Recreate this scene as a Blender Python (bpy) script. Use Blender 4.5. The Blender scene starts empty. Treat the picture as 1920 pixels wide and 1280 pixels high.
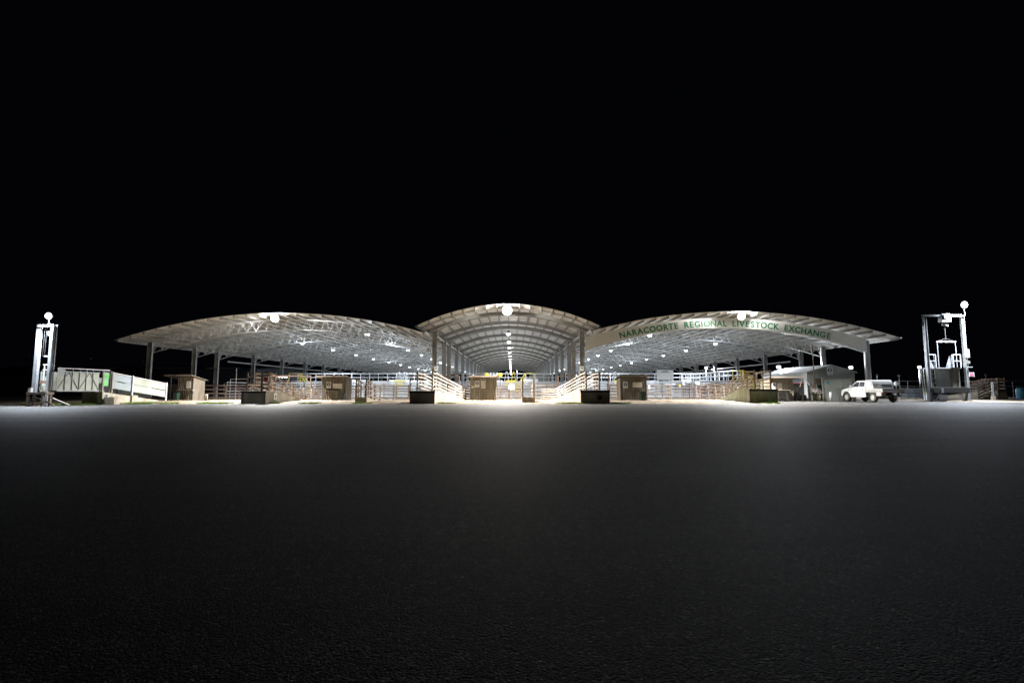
import bpy, bmesh, math, random
from mathutils import Matrix, Vector, noise
random.seed(7)
R = math.radians
scene = bpy.context.scene
COL = scene.collection

# ---------------------------------------------------------------- camera, world, exposure
F, TILT, CAMH = 956.0, math.atan(90 / 956.0), 1.1
cam = bpy.data.objects.new('camera', bpy.data.cameras.new('camera'))
COL.objects.link(cam)
cam.data.sensor_width = 36; cam.data.lens = F / 1920 * 36
cam.data.clip_start = 0.05; cam.data.clip_end = 4000
cam.location = (0, 0, CAMH); cam.rotation_euler = (math.pi / 2 + TILT, 0, 0)
scene.camera = cam
w = bpy.data.worlds.new('World'); scene.world = w; w.use_nodes = True
bg = w.node_tree.nodes['Background']
bg.inputs[0].default_value = (0.55, 0.6, 1.0, 1); bg.inputs[1].default_value = 0.0011
scene.view_settings.view_transform = 'Standard'; scene.view_settings.look = 'None'
scene.view_settings.exposure = 0.35; scene.view_settings.gamma = 1
scene.view_settings.use_curve_mapping = False
scene.render.engine = 'CYCLES'
cy = scene.cycles
cy.use_denoising = True; cy.max_bounces = 5; cy.diffuse_bounces = 3; cy.glossy_bounces = 2
cy.transmission_bounces = 2; cy.sample_clamp_indirect = 3; cy.sample_clamp_direct = 0
cy.caustics_reflective = False; cy.caustics_refractive = False
# lamp powers (W)
P_CENTRE, P_SIDE, P_TOWER_L, P_TOWER_R, P_BAY, P_MID, P_FAR = 34000, 33000, 10000, 27000, 2900, 2500, 1800

ct, st = math.cos(TILT), math.sin(TILT)
def q(px, py, Y):
    """the point at distance Y seen at photo pixel (px, py)"""
    u, v = px - 960, 640 - py
    k = Y / (F * ct - v * st)
    return Vector((u * k, Y, CAMH + (F * st + v * ct) * k))
def X(px, Y, py=735): return q(px, py, Y).x
def Z(py, Y): return q(960, py, Y).z

# ---------------------------------------------------------------- materials
MATS = {}
def mat(name, c1, c2=None, rough=0.6, metal=0.0, scale=3.0, lo=0.35, hi=0.65, bump=0.0, bscale=None,
        wave=None, wave_amt=0.4, emit=None, spec=0.5, dirt=None, stretch=None):
    m = bpy.data.materials.new(name); m.use_nodes = True; MATS[name] = m
    nt = m.node_tree; N, L = nt.nodes, nt.links
    b = N['Principled BSDF']
    b.inputs['Roughness'].default_value = rough; b.inputs['Metallic'].default_value = metal
    b.inputs['Specular IOR Level'].default_value = spec
    b.inputs['Base Color'].default_value = (*c1, 1)
    geo = N.new('ShaderNodeNewGeometry'); pos = geo.outputs['Position']
    if stretch:
        mp = N.new('ShaderNodeMapping'); mp.inputs['Scale'].default_value = stretch
        L.new(pos, mp.inputs[0]); pos = mp.outputs[0]
    if c2:
        n = N.new('ShaderNodeTexNoise'); n.inputs['Scale'].default_value = scale
        n.inputs['Detail'].default_value = 6; n.inputs['Roughness'].default_value = 0.65
        L.new(pos, n.inputs['Vector'])
        r = N.new('ShaderNodeValToRGB')
        r.color_ramp.elements[0].position = lo; r.color_ramp.elements[0].color = (*c1, 1)
        r.color_ramp.elements[1].position = hi; r.color_ramp.elements[1].color = (*c2, 1)
        L.new(n.outputs[0], r.inputs[0]); out = r.outputs[0]
        if dirt:
            n2 = N.new('ShaderNodeTexNoise'); n2.inputs['Scale'].default_value = scale * 0.3
            n2.inputs['Detail'].default_value = 8; L.new(pos, n2.inputs['Vector'])
            r2 = N.new('ShaderNodeValToRGB'); r2.color_ramp.elements[0].position = 0.48
            r2.color_ramp.elements[1].position = 0.68
            L.new(n2.outputs[0], r2.inputs[0])
            mx = N.new('ShaderNodeMix'); mx.data_type = 'RGBA'
            L.new(r2.outputs[0], mx.inputs['Factor']); L.new(out, mx.inputs['A'])
            mx.inputs['B'].default_value = (*dirt, 1); out = mx.outputs['Result']
        L.new(out, b.inputs['Base Color'])
    if bump or wave:
        bp = N.new('ShaderNodeBump'); bp.inputs['Strength'].default_value = bump or wave_amt
        if wave:
            wv = N.new('ShaderNodeTexWave'); wv.inputs['Scale'].default_value = wave[1]
            wv.bands_direction = wave[0]; wv.wave_profile = 'SIN'
            L.new(geo.outputs['Position'], wv.inputs['Vector']); L.new(wv.outputs['Fac'], bp.inputs['Height'])
            bp.inputs['Distance'].default_value = 0.02
        else:
            nb = N.new('ShaderNodeTexNoise'); nb.inputs['Scale'].default_value = bscale or scale * 4
            nb.inputs['Detail'].default_value = 5; L.new(pos, nb.inputs['Vector'])
            L.new(nb.outputs[0], bp.inputs['Height']); bp.inputs['Distance'].default_value = 0.02
        L.new(bp.outputs[0], b.inputs['Normal'])
    if emit:
        b.inputs['Emission Color'].default_value = (*emit[0], 1)
        b.inputs['Emission Strength'].default_value = emit[1]
        m.cycles.emission_sampling = 'NONE'
    return m

def asphalt_material():
    m = bpy.data.materials.new('asphalt'); m.use_nodes = True
    nt = m.node_tree; N, L = nt.nodes, nt.links; b = N['Principled BSDF']
    g = N.new('ShaderNodeNewGeometry').outputs['Position']
    vo = N.new('ShaderNodeTexVoronoi'); vo.inputs['Scale'].default_value = 80; L.new(g, vo.inputs['Vector'])
    n1 = N.new('ShaderNodeTexNoise'); n1.inputs['Scale'].default_value = 38; n1.inputs['Detail'].default_value = 5
    n1.inputs['Roughness'].default_value = 0.7; L.new(g, n1.inputs['Vector'])
    n2 = N.new('ShaderNodeTexNoise'); n2.inputs['Scale'].default_value = 0.35; n2.inputs['Detail'].default_value = 7
    mp = N.new('ShaderNodeMapping'); mp.inputs['Scale'].default_value = (0.35, 1.2, 1); L.new(g, mp.inputs[0]); L.new(mp.outputs[0], n2.inputs['Vector'])
    # stones: a random grey per cell, the odd one pale
    r = N.new('ShaderNodeValToRGB'); e = r.color_ramp.elements
    e[0].position = 0.0; e[0].color = (0.022, 0.022, 0.023, 1)
    e[1].position = 1.0; e[1].color = (0.48, 0.46, 0.43, 1)
    k = r.color_ramp.elements.new(0.74); k.color = (0.09, 0.089, 0.087, 1)
    sp = N.new('ShaderNodeSeparateColor'); L.new(vo.outputs['Color'], sp.inputs[0]); L.new(sp.outputs[0], r.inputs[0])
    r2 = N.new('ShaderNodeValToRGB'); r2.color_ramp.elements[0].position = 0.35; r2.color_ramp.elements[1].position = 0.7
    r2.color_ramp.elements[0].color = (0.6, 0.6, 0.6, 1); r2.color_ramp.elements[1].color = (1.35, 1.33, 1.3, 1)
    L.new(n2.outputs[0], r2.inputs[0])
    mx = N.new('ShaderNodeMix'); mx.data_type = 'RGBA'; mx.blend_type = 'MULTIPLY'; mx.inputs['Factor'].default_value = 1
    L.new(r.outputs[0], mx.inputs['A']); L.new(r2.outputs[0], mx.inputs['B'])
    wv = N.new('ShaderNodeTexWave'); wv.wave_type = 'RINGS'; wv.rings_direction = 'Z'; wv.inputs['Scale'].default_value = 0.33
    wv.inputs['Distortion'].default_value = 2.5; wv.inputs['Detail'].default_value = 3; wv.inputs['Detail Scale'].default_value = 0.35
    mp2 = N.new('ShaderNodeMapping'); mp2.inputs['Location'].default_value = (4, -52, 0); L.new(g, mp2.inputs[0]); L.new(mp2.outputs[0], wv.inputs['Vector'])
    r3 = N.new('ShaderNodeValToRGB'); r3.color_ramp.elements[0].position = 0.0; r3.color_ramp.elements[1].position = 0.16
    r3.color_ramp.elements[0].color = (0.62, 0.62, 0.62, 1); r3.color_ramp.elements[1].color = (1, 1, 1, 1)
    L.new(wv.outputs['Fac'], r3.inputs[0])
    mx3 = N.new('ShaderNodeMix'); mx3.data_type = 'RGBA'; mx3.blend_type = 'MULTIPLY'; L.new(n2.outputs[0], mx3.inputs['Factor'])
    L.new(mx.outputs['Result'], mx3.inputs['A']); L.new(r3.outputs[0], mx3.inputs['B'])
    n4 = N.new('ShaderNodeTexNoise'); n4.inputs['Scale'].default_value = 11; n4.inputs['Detail'].default_value = 9
    n4.inputs['Roughness'].default_value = 0.85; L.new(g, n4.inputs['Vector'])
    r4 = N.new('ShaderNodeValToRGB'); r4.color_ramp.elements[0].position = 0.4; r4.color_ramp.elements[1].position = 0.62
    r4.color_ramp.elements[0].color = (0.14, 0.14, 0.14, 1); r4.color_ramp.elements[1].color = (1.0, 1.0, 1.0, 1); L.new(n4.outputs[0], r4.inputs[0])
    mx4 = N.new('ShaderNodeMix'); mx4.data_type = 'RGBA'; mx4.blend_type = 'MULTIPLY'; mx4.inputs['Factor'].default_value = 1
    L.new(mx3.outputs['Result'], mx4.inputs['A']); L.new(r4.outputs[0], mx4.inputs['B'])
    L.new(mx4.outputs['Result'], b.inputs['Base Color'])
    add = N.new('ShaderNodeMath'); add.operation = 'MULTIPLY_ADD'; add.inputs[1].default_value = -0.9
    L.new(vo.outputs['Distance'], add.inputs[0]); L.new(n1.outputs[0], add.inputs[2])
    bp = N.new('ShaderNodeBump'); bp.inputs['Strength'].default_value = 1.0; bp.inputs['Distance'].default_value = 0.005
    L.new(add.outputs[0], bp.inputs['Height']); L.new(bp.outputs[0], b.inputs['Normal'])
    b.inputs['Roughness'].default_value = 0.74; b.inputs['Specular IOR Level'].default_value = 0.09
    MATS['asphalt'] = m
asphalt_material()
mat('dirt', (0.10, 0.08, 0.06), (0.27, 0.235, 0.185), 0.95, scale=1.6, bump=0.8, bscale=14, dirt=(0.14, 0.095, 0.06), spec=0.1)
mat('far_ground', (0.05, 0.045, 0.035), (0.09, 0.085, 0.06), 0.95, scale=0.2, spec=0.1)
mat('floor_concrete', (0.22, 0.21, 0.19), (0.32, 0.31, 0.29), 0.8, scale=0.7, bump=0.2, dirt=(0.3, 0.25, 0.2))
mat('grass', (0.10, 0.20, 0.025), (0.24, 0.34, 0.05), 0.8, scale=3)
mat('straw', (0.42, 0.30, 0.15), (0.22, 0.12, 0.06), 0.9, scale=8)
mat('roof_sheet', (0.54, 0.53, 0.50), (0.70, 0.69, 0.66), 0.55, 0.0, scale=0.9, dirt=(0.42, 0.41, 0.38), wave=('X', 14.0), wave_amt=0.25, spec=0.3)
mat('frame_steel', (0.27, 0.28, 0.275), (0.35, 0.36, 0.35), 0.55, 0.25, scale=1.1, dirt=(0.27, 0.265, 0.24))
mat('purlin_steel', (0.17, 0.17, 0.165), (0.25, 0.25, 0.24), 0.55, 0.3, scale=0.9)
mat('truss_steel', (0.55, 0.56, 0.57), (0.66, 0.67, 0.68), 0.5, 0.2, scale=1.0)
mat('galvanised', (0.26, 0.275, 0.29), (0.36, 0.375, 0.39), 0.5, 0.25, scale=2.5, dirt=(0.22, 0.22, 0.2))
mat('white_pipe', (0.70, 0.72, 0.76), (0.80, 0.82, 0.85), 0.5, 0.0, scale=1.2, dirt=(0.55, 0.53, 0.5))
mat('rusty_pipe', (0.11, 0.06, 0.042), (0.22, 0.135, 0.10), 0.85, scale=5, dirt=(0.26, 0.2, 0.16))
mat('timber', (0.18, 0.145, 0.115), (0.33, 0.285, 0.24), 0.9, scale=5, bump=0.3, dirt=(0.17, 0.11, 0.08), stretch=(1, 1, 4))
mat('pale_timber', (0.20, 0.185, 0.165), (0.31, 0.295, 0.265), 0.9, scale=5, bump=0.3, dirt=(0.32, 0.25, 0.19), stretch=(1, 1, 4))
mat('concrete', (0.30, 0.265, 0.20), (0.46, 0.42, 0.34), 0.9, scale=2.2, bump=0.35, dirt=(0.20, 0.155, 0.10), stretch=(1.3, 1.3, 0.5))
mat('mossy_concrete', (0.22, 0.23, 0.11), (0.40, 0.39, 0.33), 0.9, scale=1.6, bump=0.35, dirt=(0.22, 0.22, 0.08), stretch=(1.5, 1.5, 0.4))
mat('zinc', (0.12, 0.107, 0.082), (0.24, 0.225, 0.185), 0.6, 0.15, scale=2.4, dirt=(0.13, 0.08, 0.05), stretch=(1, 1, 0.35))
mat('grey_cladding', (0.30, 0.33, 0.31), (0.40, 0.42, 0.40), 0.6, 0.1, scale=2, dirt=(0.22, 0.22, 0.2), stretch=(1, 1, 0.4))
mat('clean_zinc', (0.62, 0.65, 0.67), (0.72, 0.75, 0.77), 0.45, 0.2, scale=1.5)
mat('race_panel', (0.22, 0.27, 0.33), (0.31, 0.36, 0.42), 0.55, 0.1, scale=1.4, dirt=(0.25, 0.28, 0.26))
mat('cream_panel', (0.32, 0.34, 0.29), (0.42, 0.44, 0.38), 0.6, 0.0, scale=1.4, dirt=(0.26, 0.28, 0.22))
mat('yellow_paint', (0.75, 0.60, 0.05), (0.85, 0.72, 0.10), 0.5, scale=4)
mat('banner', (0.74, 0.74, 0.70), (0.80, 0.80, 0.77), 0.65, scale=0.8)
mat('green_lettering', (0.006, 0.17, 0.075), rough=0.5)
mat('white_sign', (0.72, 0.72, 0.70), (0.80, 0.80, 0.78), 0.5, scale=6)
mat('paper', (0.60, 0.56, 0.47), (0.70, 0.66, 0.57), 0.7, scale=6)
mat('navy_print', (0.02, 0.045, 0.10), rough=0.5)
mat('grey_print', (0.3, 0.33, 0.36), rough=0.6)
mat('black_print', (0.012, 0.012, 0.014), rough=0.5)
mat('red_sign', (0.60, 0.05, 0.06), rough=0.5)
mat('pink_sign', (0.75, 0.22, 0.34), rough=0.5)
mat('green_sign', (0.10, 0.55, 0.10), (0.16, 0.62, 0.14), rough=0.5, scale=5)
mat('blue_sign', (0.06, 0.28, 0.42), rough=0.5)
mat('bin_green', (0.007, 0.026, 0.018), (0.012, 0.04, 0.026), 0.45, scale=4)
mat('ute_paint', (0.80, 0.80, 0.80), (0.84, 0.84, 0.84), 0.28, scale=1.2, dirt=(0.74, 0.73, 0.70))
mat('glass_dark', (0.015, 0.018, 0.022), rough=0.25, spec=0.35)
mat('grey_window', (0.2, 0.22, 0.24), rough=0.15, spec=0.8)
mat('rubber', (0.018, 0.018, 0.018), (0.05, 0.045, 0.04), 0.85, scale=8)
mat('tyre', (0.03, 0.028, 0.026), (0.14, 0.12, 0.10), 0.85, scale=6)
mat('alloy', (0.55, 0.53, 0.5), (0.66, 0.64, 0.6), 0.4, 0.4, scale=8)
mat('tray_metal', (0.50, 0.49, 0.46), (0.62, 0.61, 0.58), 0.5, 0.35, scale=4)
mat('dark_metal', (0.03, 0.03, 0.032), (0.06, 0.058, 0.055), 0.7, scale=4)
mat('tail_red', (0.35, 0.02, 0.015), rough=0.3)
mat('amber', (0.6, 0.22, 0.02), rough=0.3)
mat('lamp_housing', (0.25, 0.26, 0.27), rough=0.5, metal=0.4)
mat('lamp_warm', (0.8, 0.8, 0.8), emit=((1, 0.97, 0.92), 5))
mat('lamp_cool', (0.8, 0.8, 0.8), emit=((0.95, 0.975, 1), 4))
mat('flower', (0.55, 0.42, 0.46), (0.7, 0.62, 0.6), 0.8, scale=20)
mat('leaf', (0.07, 0.09, 0.05), (0.16, 0.14, 0.12), 0.8, scale=9)
mat('pot', (0.42, 0.33, 0.19), (0.52, 0.43, 0.27), 0.85, scale=4)
mat('dark_roof', (0.05, 0.055, 0.07), (0.08, 0.085, 0.1), 0.7, scale=0.3)

# ---------------------------------------------------------------- mesh helpers
def mesh_from(name, verts, faces, smooth=False):
    me = bpy.data.meshes.new(name); me.from_pydata([tuple(v) for v in verts], [], faces); me.update()
    if smooth:
        for p in me.polygons: p.use_smooth = True
    return me
CACHE = {}
def cached(key, fn, material):
    k = (key, material)
    if k not in CACHE:
        me = fn(); me.materials.append(MATS[material]); CACHE[k] = me
    return CACHE[k]
BOXF = [(0, 3, 2, 1), (4, 5, 6, 7), (0, 1, 5, 4), (1, 2, 6, 5), (2, 3, 7, 6), (3, 0, 4, 7)]
def unit_box():
    v = [(-.5, -.5, -.5), (.5, -.5, -.5), (.5, .5, -.5), (-.5, .5, -.5), (-.5, -.5, .5), (.5, -.5, .5), (.5, .5, .5), (-.5, .5, .5)]
    return mesh_from('box_piece', v, BOXF)
def lathe_mesh(profile, n=16, name='turned_piece', smooth=True):
    """profile: (r, z) pairs, turned round z"""
    v, f = [], []
    for r, z in profile:
        for i in range(n):
            a = 2 * math.pi * i / n; v.append((r * math.cos(a), r * math.sin(a), z))
    for k in range(len(profile) - 1):
        for i in range(n):
            j = (i + 1) % n; f.append((k * n + i, k * n + j, (k + 1) * n + j, (k + 1) * n + i))
    f.append(tuple(range(n - 1, -1, -1))); f.append(tuple((len(profile) - 1) * n + i for i in range(n)))
    me = mesh_from(name, v, f)
    if smooth:
        for p in me.polygons: p.use_smooth = len(p.vertices) == 4
    return me
def unit_pipe(): return lathe_mesh([(.5, -.5), (.5, .5)], 8, 'pipe_piece')
def rod_matrix(p0, p1, a, b):
    """unit piece with its z axis along p0>p1; a = width sideways, b = thickness the other way"""
    p0, p1 = Vector(p0), Vector(p1); d = p1 - p0; ln = d.length; d.normalize()
    if abs(d.z) > 0.99: sx = Vector((1, 0, 0))
    else: sx = d.cross(Vector((0, 0, 1))).normalized()
    sy = d.cross(sx).normalized()
    m = Matrix((sx, sy, d)).transposed().to_4x4()
    m.translation = (p0 + p1) / 2
    return m @ Matrix.Diagonal((a, b, ln, 1))
def many_boxes(rods, name='bars'):
    v, f = [], []
    base = [Vector(c) for c in [(-.5, -.5, -.5), (.5, -.5, -.5), (.5, .5, -.5), (-.5, .5, -.5), (-.5, -.5, .5), (.5, -.5, .5), (.5, .5, .5), (-.5, .5, .5)]]
    for p0, p1, a, b in rods:
        m = rod_matrix(p0, p1, a, b); k = len(v)
        v += [m @ c for c in base]; f += [tuple(i + k for i in q_) for q_ in BOXF]
    return mesh_from(name, v, f)
def corrugated(wd, ht, pitch=0.17, amp=0.028, z_right=None, horizontal=False):
    """ribbed sheet in the xz plane facing -y, with thickness; z_right = height at its right end"""
    n = max(4, int(wd / pitch * 4)); zr = ht if z_right is None else z_right
    v, f = [], []
    for i in range(n + 1):
        x = wd * i / n; y = amp * math.sin(2 * math.pi * x / pitch); h = ht + (zr - ht) * i / n
        v += [(x, y, 0), (x, y, h), (x, y + .01, 0), (x, y + .01, h)]
    for i in range(n):
        a, b = i * 4, i * 4 + 4
        f += [(a, b, b + 1, a + 1), (a + 2, a + 3, b + 3, b + 2), (a + 1, b + 1, b + 3, a + 3), (a, a + 2, b + 2, b)]
    e = n * 4
    f += [(0, 1, 3, 2), (e, e + 2, e + 3, e + 1)]
    me = mesh_from('ribbed_sheet', v, f)
    if horizontal:
        me.transform(Matrix.Rotation(math.pi / 2, 4, 'Y') @ Matrix.Translation((0, 0, 0)))
    return me
def prism(poly, x0, x1, bevel=0.0, axis='X'):
    """closed outline in (y, z) extruded along x"""
    bm = bmesh.new(); n = len(poly)
    a = [bm.verts.new((x0, y, z)) for y, z in poly]; b = [bm.verts.new((x1, y, z)) for y, z in poly]
    bm.faces.new(a); bm.faces.new(b[::-1])
    for i in range(n): bm.faces.new((a[i], b[i], b[(i + 1) % n], a[(i + 1) % n]))
    bmesh.ops.recalc_face_normals(bm, faces=bm.faces)
    if bevel: bmesh.ops.bevel(bm, geom=bm.edges[:], offset=bevel, segments=2, affect='EDGES', clamp_overlap=True)
    me = bpy.data.meshes.new('shaped_piece'); bm.to_mesh(me); bm.free()
    return me
def rounded_box(sx, sy, sz, bev):
    bm = bmesh.new(); bmesh.ops.create_cube(bm, size=1)
    bmesh.ops.scale(bm, vec=(sx, sy, sz), verts=bm.verts)
    bmesh.ops.bevel(bm, geom=bm.edges[:], offset=bev, segments=2, affect='EDGES')
    me = bpy.data.meshes.new('rounded_piece'); bm.to_mesh(me); bm.free(); return me
TXT = {}
def text_mesh(s, size, bold=0.012, depth=0.01):
    k = (s, size, bold, depth)
    if k not in TXT:
        cu = bpy.data.curves.new('lettering', 'FONT'); cu.body = s; cu.size = size; cu.offset = bold * size
        cu.extrude = depth; cu.align_x = 'CENTER'; cu.resolution_u = 3
        o = bpy.data.objects.new('lettering_source', cu); COL.objects.link(o)
        dg = bpy.context.evaluated_depsgraph_get(); dg.update()
        me = bpy.data.meshes.new_from_object(o.evaluated_get(dg))
        bpy.data.objects.remove(o); bpy.data.curves.remove(cu)
        TXT[k] = me
    return TXT[k].copy()

WM = {}
def tag(o, label=None, cat=None, group=None, kind=None):
    if label: o['label'] = label
    if cat: o['category'] = cat
    if group: o['group'] = group
    if kind: o['kind'] = kind
class Thing:
    """an Empty at the thing's base; pieces are given in world coordinates, or in its own ones when local=True"""
    def __init__(s, name, label, cat, loc=(0, 0, 0), rz=0.0, group=None, local=False, kind=None):
        s.root = bpy.data.objects.new(name, None); COL.objects.link(s.root)
        s.root.empty_display_size = 0.3
        m = Matrix.Translation(loc) @ Matrix.Rotation(rz, 4, 'Z')
        s.root.location = loc; s.root.rotation_euler = (0, 0, rz)
        WM[s.root.name] = m; s.L = m if local else Matrix()
        tag(s.root, label, cat, group, kind)
    def put(s, name, me, m=None, parent=None, label=None, kind=None, material=None):
        if material: me.materials.append(MATS[material])
        o = bpy.data.objects.new(name, me); COL.objects.link(o)
        W = s.L @ (m if m is not None else Matrix())
        par = parent or s.root
        o.parent = par; o.matrix_parent_inverse = WM[par.name].inverted(); o.matrix_basis = W
        WM[o.name] = W; tag(o, label, None, None, kind)
        return o
    def rod(s, name, p0, p1, a, b, material, parent=None, **k):
        return s.put(name, cached('box', unit_box, material), rod_matrix(p0, p1, a, b), parent, **k)
    def pipe(s, name, p0, p1, d, material, parent=None, **k):
        return s.put(name, cached('pipe', unit_pipe, material), rod_matrix(p0, p1, d, d), parent, **k)
    def box(s, name, lo, hi, material, parent=None, **k):
        lo, hi = Vector(lo), Vector(hi); c = (lo + hi) / 2; d = hi - lo
        return s.put(name, cached('box', unit_box, material), Matrix.Translation(c) @ Matrix.Diagonal((*d, 1)), parent, **k)
    def text(s, name, body, c, size, material, parent=None, bold=0.02, ry=0.0, rz=0.0):
        me = text_mesh(body, size, bold, 0.006)
        m = Matrix.Translation(c) @ Matrix.Rotation(rz, 4, 'Z') @ Matrix.Rotation(ry, 4, 'Y') @ Matrix.Rotation(math.pi / 2, 4, 'X')
        return s.put(name, me, m, parent, material=material)
    def light(s, loc, power, color, radius=0.15, spot=None, aim=None, blend=0.5):
        ld = bpy.data.lights.new('lamp_light', 'SPOT' if spot else 'POINT')
        ld.energy = power; ld.color = color; ld.shadow_soft_size = radius
        o = bpy.data.objects.new('lamp_light', ld); COL.objects.link(o)
        W = s.L @ Matrix.Translation(loc)
        if spot:
            ld.spot_size = spot; ld.spot_blend = blend
            W = W @ Vector(aim).to_track_quat('-Z', 'Y').to_matrix().to_4x4()
        o.parent = s.root; o.matrix_parent_inverse = WM[s.root.name].inverted(); o.matrix_basis = W
        return o
def single(name, me, material, label=None, cat=None, group=None, kind=None, loc=(0, 0, 0)):
    me.materials.append(MATS[material]); o = bpy.data.objects.new(name, me); COL.objects.link(o); o.location = loc
    tag(o, label, cat, group, kind); WM[o.name] = Matrix.Translation(loc); return o
ORD = ['first', 'second', 'third', 'fourth', 'fifth', 'sixth', 'seventh', 'eighth', 'ninth', 'tenth', 'eleventh', 'twelfth',
       'thirteenth', 'fourteenth', 'fifteenth', 'sixteenth', 'seventeenth', 'eighteenth', 'nineteenth', 'twentieth']

# ---------------------------------------------------------------- ground
def lerp(a, b, t): return a + (b - a) * max(0, min(1, t))
def sm(t): t = max(0, min(1, t)); return t * t * (3 - 2 * t)
def edge(x):
    e = 39.4 + 0.35 * noise.noise(Vector((x * 0.3, 0, 0))) + 0.2 * noise.noise(Vector((x * 1.3, 5, 0)))
    if x > 20: e = lerp(e, 50.2, sm((x - 20.2) / 5.0))
    if x > 37.5: e = lerp(e, 44.0, sm((x - 37.5) / 6.0))
    if x < -28: e = lerp(e, 36.4, sm((-28 - x) / 3.5))
    return e
def gz(x, y):
    t = y - edge(x)
    z = -0.03 + 0.05 * sm(t / 0.35) + 0.10 * sm(t / 6.0)
    if t > 0.1 and y < 56: z += 0.035 * noise.noise(Vector((x * 1.1, y * 1.1, 0))) + 0.02 * noise.noise(Vector((x * 4, y * 4, 3)))
    return z
single('ground', mesh_from('ground', [(-2500, -60, -.08), (2500, -60, -.08), (2500, 3000, -.08), (-2500, 3000, -.08)], [(0, 1, 2, 3)]), 'far_ground', kind='structure')
single('asphalt_yard', mesh_from('asphalt_yard', [(-160, -40, 0), (160, -40, 0), (160, 54, 0), (-160, 54, 0)], [(0, 1, 2, 3)]), 'asphalt', kind='structure')
def sheet(xs, ys, fz):
    v = [(x, y, fz(x, y)) for y in ys for x in xs]; n = len(xs); f = []
    for j in range(len(ys) - 1):
        for i in range(n - 1): a = j * n + i; f.append((a, a + 1, a + n + 1, a + n))
    return mesh_from('sheet', v, f, True)
xs = [-75 + i * 0.32 for i in range(int(140 / 0.32))]
ys = [35.5 + j * 0.3 for j in range(60)] + [54, 56, 60, 70, 90, 130, 200, 260]
single('dirt_strip', sheet(xs, ys, gz), 'dirt', kind='structure')

def blades(pts, n_per, spread, hmin, hmax, wd, seed):
    rnd = random.Random(seed); v, f = [], []
    for (x, y, rx, ry) in pts:
        for _ in range(n_per):
            a = rnd.random() * 6.28; r = math.sqrt(rnd.random())
            bx, by = x + rx * r * math.cos(a), y + ry * r * math.sin(a)
            bz = max(0, gz(bx, by)) - 0.01; h = rnd.uniform(hmin, hmax); t = rnd.random() * 6.28
            dx, dy = math.cos(t) * wd, math.sin(t) * wd; lx, ly = rnd.gauss(0, spread * h), rnd.gauss(0, spread * h)
            k = len(v); v += [(bx - dx, by - dy, bz), (bx + dx, by + dy, bz), (bx + lx, by + ly, bz + h)]; f.append((k, k + 1, k + 2))
    return mesh_from('blades', v, f)
gp = []
for px0, px1 in ((40, 110), (110, 210), (205, 260), (375, 470), (500, 520), (565, 600), (665, 690), (822, 850), (1050, 1090), (1143, 1180), (1440, 1470), (250, 330)):
    for _ in range(int((px1 - px0) / 3) + 1):
        px = random.uniform(px0, px1); x = X(px, 39.6); e = edge(x)
        x = (px - 960) * (e + .4) / 960
        gp.append((x, edge(x) + random.uniform(0.1, 1.1), random.uniform(0.1, 0.5), random.uniform(0.05, 0.22)))
single('grass', blades(gp, 90, 0.6, 0.04, 0.15, 0.014, 3), 'grass', 'low green grass tufts growing along the edge of the asphalt', 'grass', kind='stuff')
sp = []
for _ in range(600):
    x = random.uniform(-30, 24); e = edge(x); sp.append((x, e + random.uniform(0.4, 9), random.uniform(0.1, 0.5), random.uniform(0.05, 0.3)))
single('straw', blades(sp, 22, 2.0, 0.02, 0.07, 0.012, 4), 'straw', 'loose straw and dry litter scattered over the sandy strip', 'straw', kind='stuff')
# concrete floor under the roofs
single('pen_floor', sheet([-36 + 4 * i for i in range(18)] + [35], [57, 80, 120, 197], lambda x, y: 0.16), 'floor_concrete', kind='structure')

# ---------------------------------------------------------------- the three vaulted roofs
XA, YF, YB = -0.355, 46.1, 197.0
COLY = [49.0, 55.9, 60.2] + [68.7 + 8.5 * k for k in range(15)]
def zc(x): return 8.90 - 0.0288 * (x - XA) ** 2
def zs(x, s): return (8.20 - 0.0106 * (x - (XA + 20.58)) ** 2) if s > 0 else (8.07 - 0.0108 * (x - (XA - 20.58)) ** 2)
def chord(x, s): return (7.0 - 0.0125 * (x - (XA + 20.58)) ** 2) if s > 0 else (6.83 - 0.0119 * (x - (XA - 20.58)) ** 2)
def arc_sheet(xa, xb, fz, y0, y1, n=40, th=0.035, lift=0.0):
    v, f = [], []
    for i in range(n + 1):
        x = xa + (xb - xa) * i / n; z = fz(x) + lift
        v += [(x, y0, z), (x, y1, z), (x, y0, z - th), (x, y1, z - th)]
    for i in range(n):
        a, b = i * 4, i * 4 + 4
        f += [(a, b, b + 1, a + 1), (a + 2, a + 3, b + 3, b + 2), (a, a + 2, b + 2, b), (a + 1, b + 1, b + 3, a + 3)]
    e = n * 4; f += [(0, 1, 3, 2), (e, e + 2, e + 3, e + 1)]
    return mesh_from('arc_sheet', v, f)
def arc_beam(xa, xb, ftop, depth, y, n=36, fl=0.11, tw=0.012, tf=0.018):
    """arched I-beam: two flanges and a web, one closed skin each"""
    v, f = [], []
    def strip(y0, y1, t0, t1):
        k = len(v)
        for i in range(n + 1):
            x = xa + (xb - xa) * i / n; z = ftop(x)
            v.extend([(x, y0, z - t0), (x, y1, z - t0), (x, y1, z - t1), (x, y0, z - t1)])
        for i in range(n):
            a = k + i * 4; b = a + 4
            for c in range(4): f.append((a + c, b + c, b + (c + 1) % 4, a + (c + 1) % 4))
        f.append((k, k + 1, k + 2, k + 3)); e = k + n * 4; f.append((e + 3, e + 2, e + 1, e))
    strip(y - fl, y + fl, 0, tf); strip(y - tw, y + tw, tf, depth - tf); strip(y - fl, y + fl, depth - tf, depth)
    return mesh_from('arc_beam', v, f)
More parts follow.
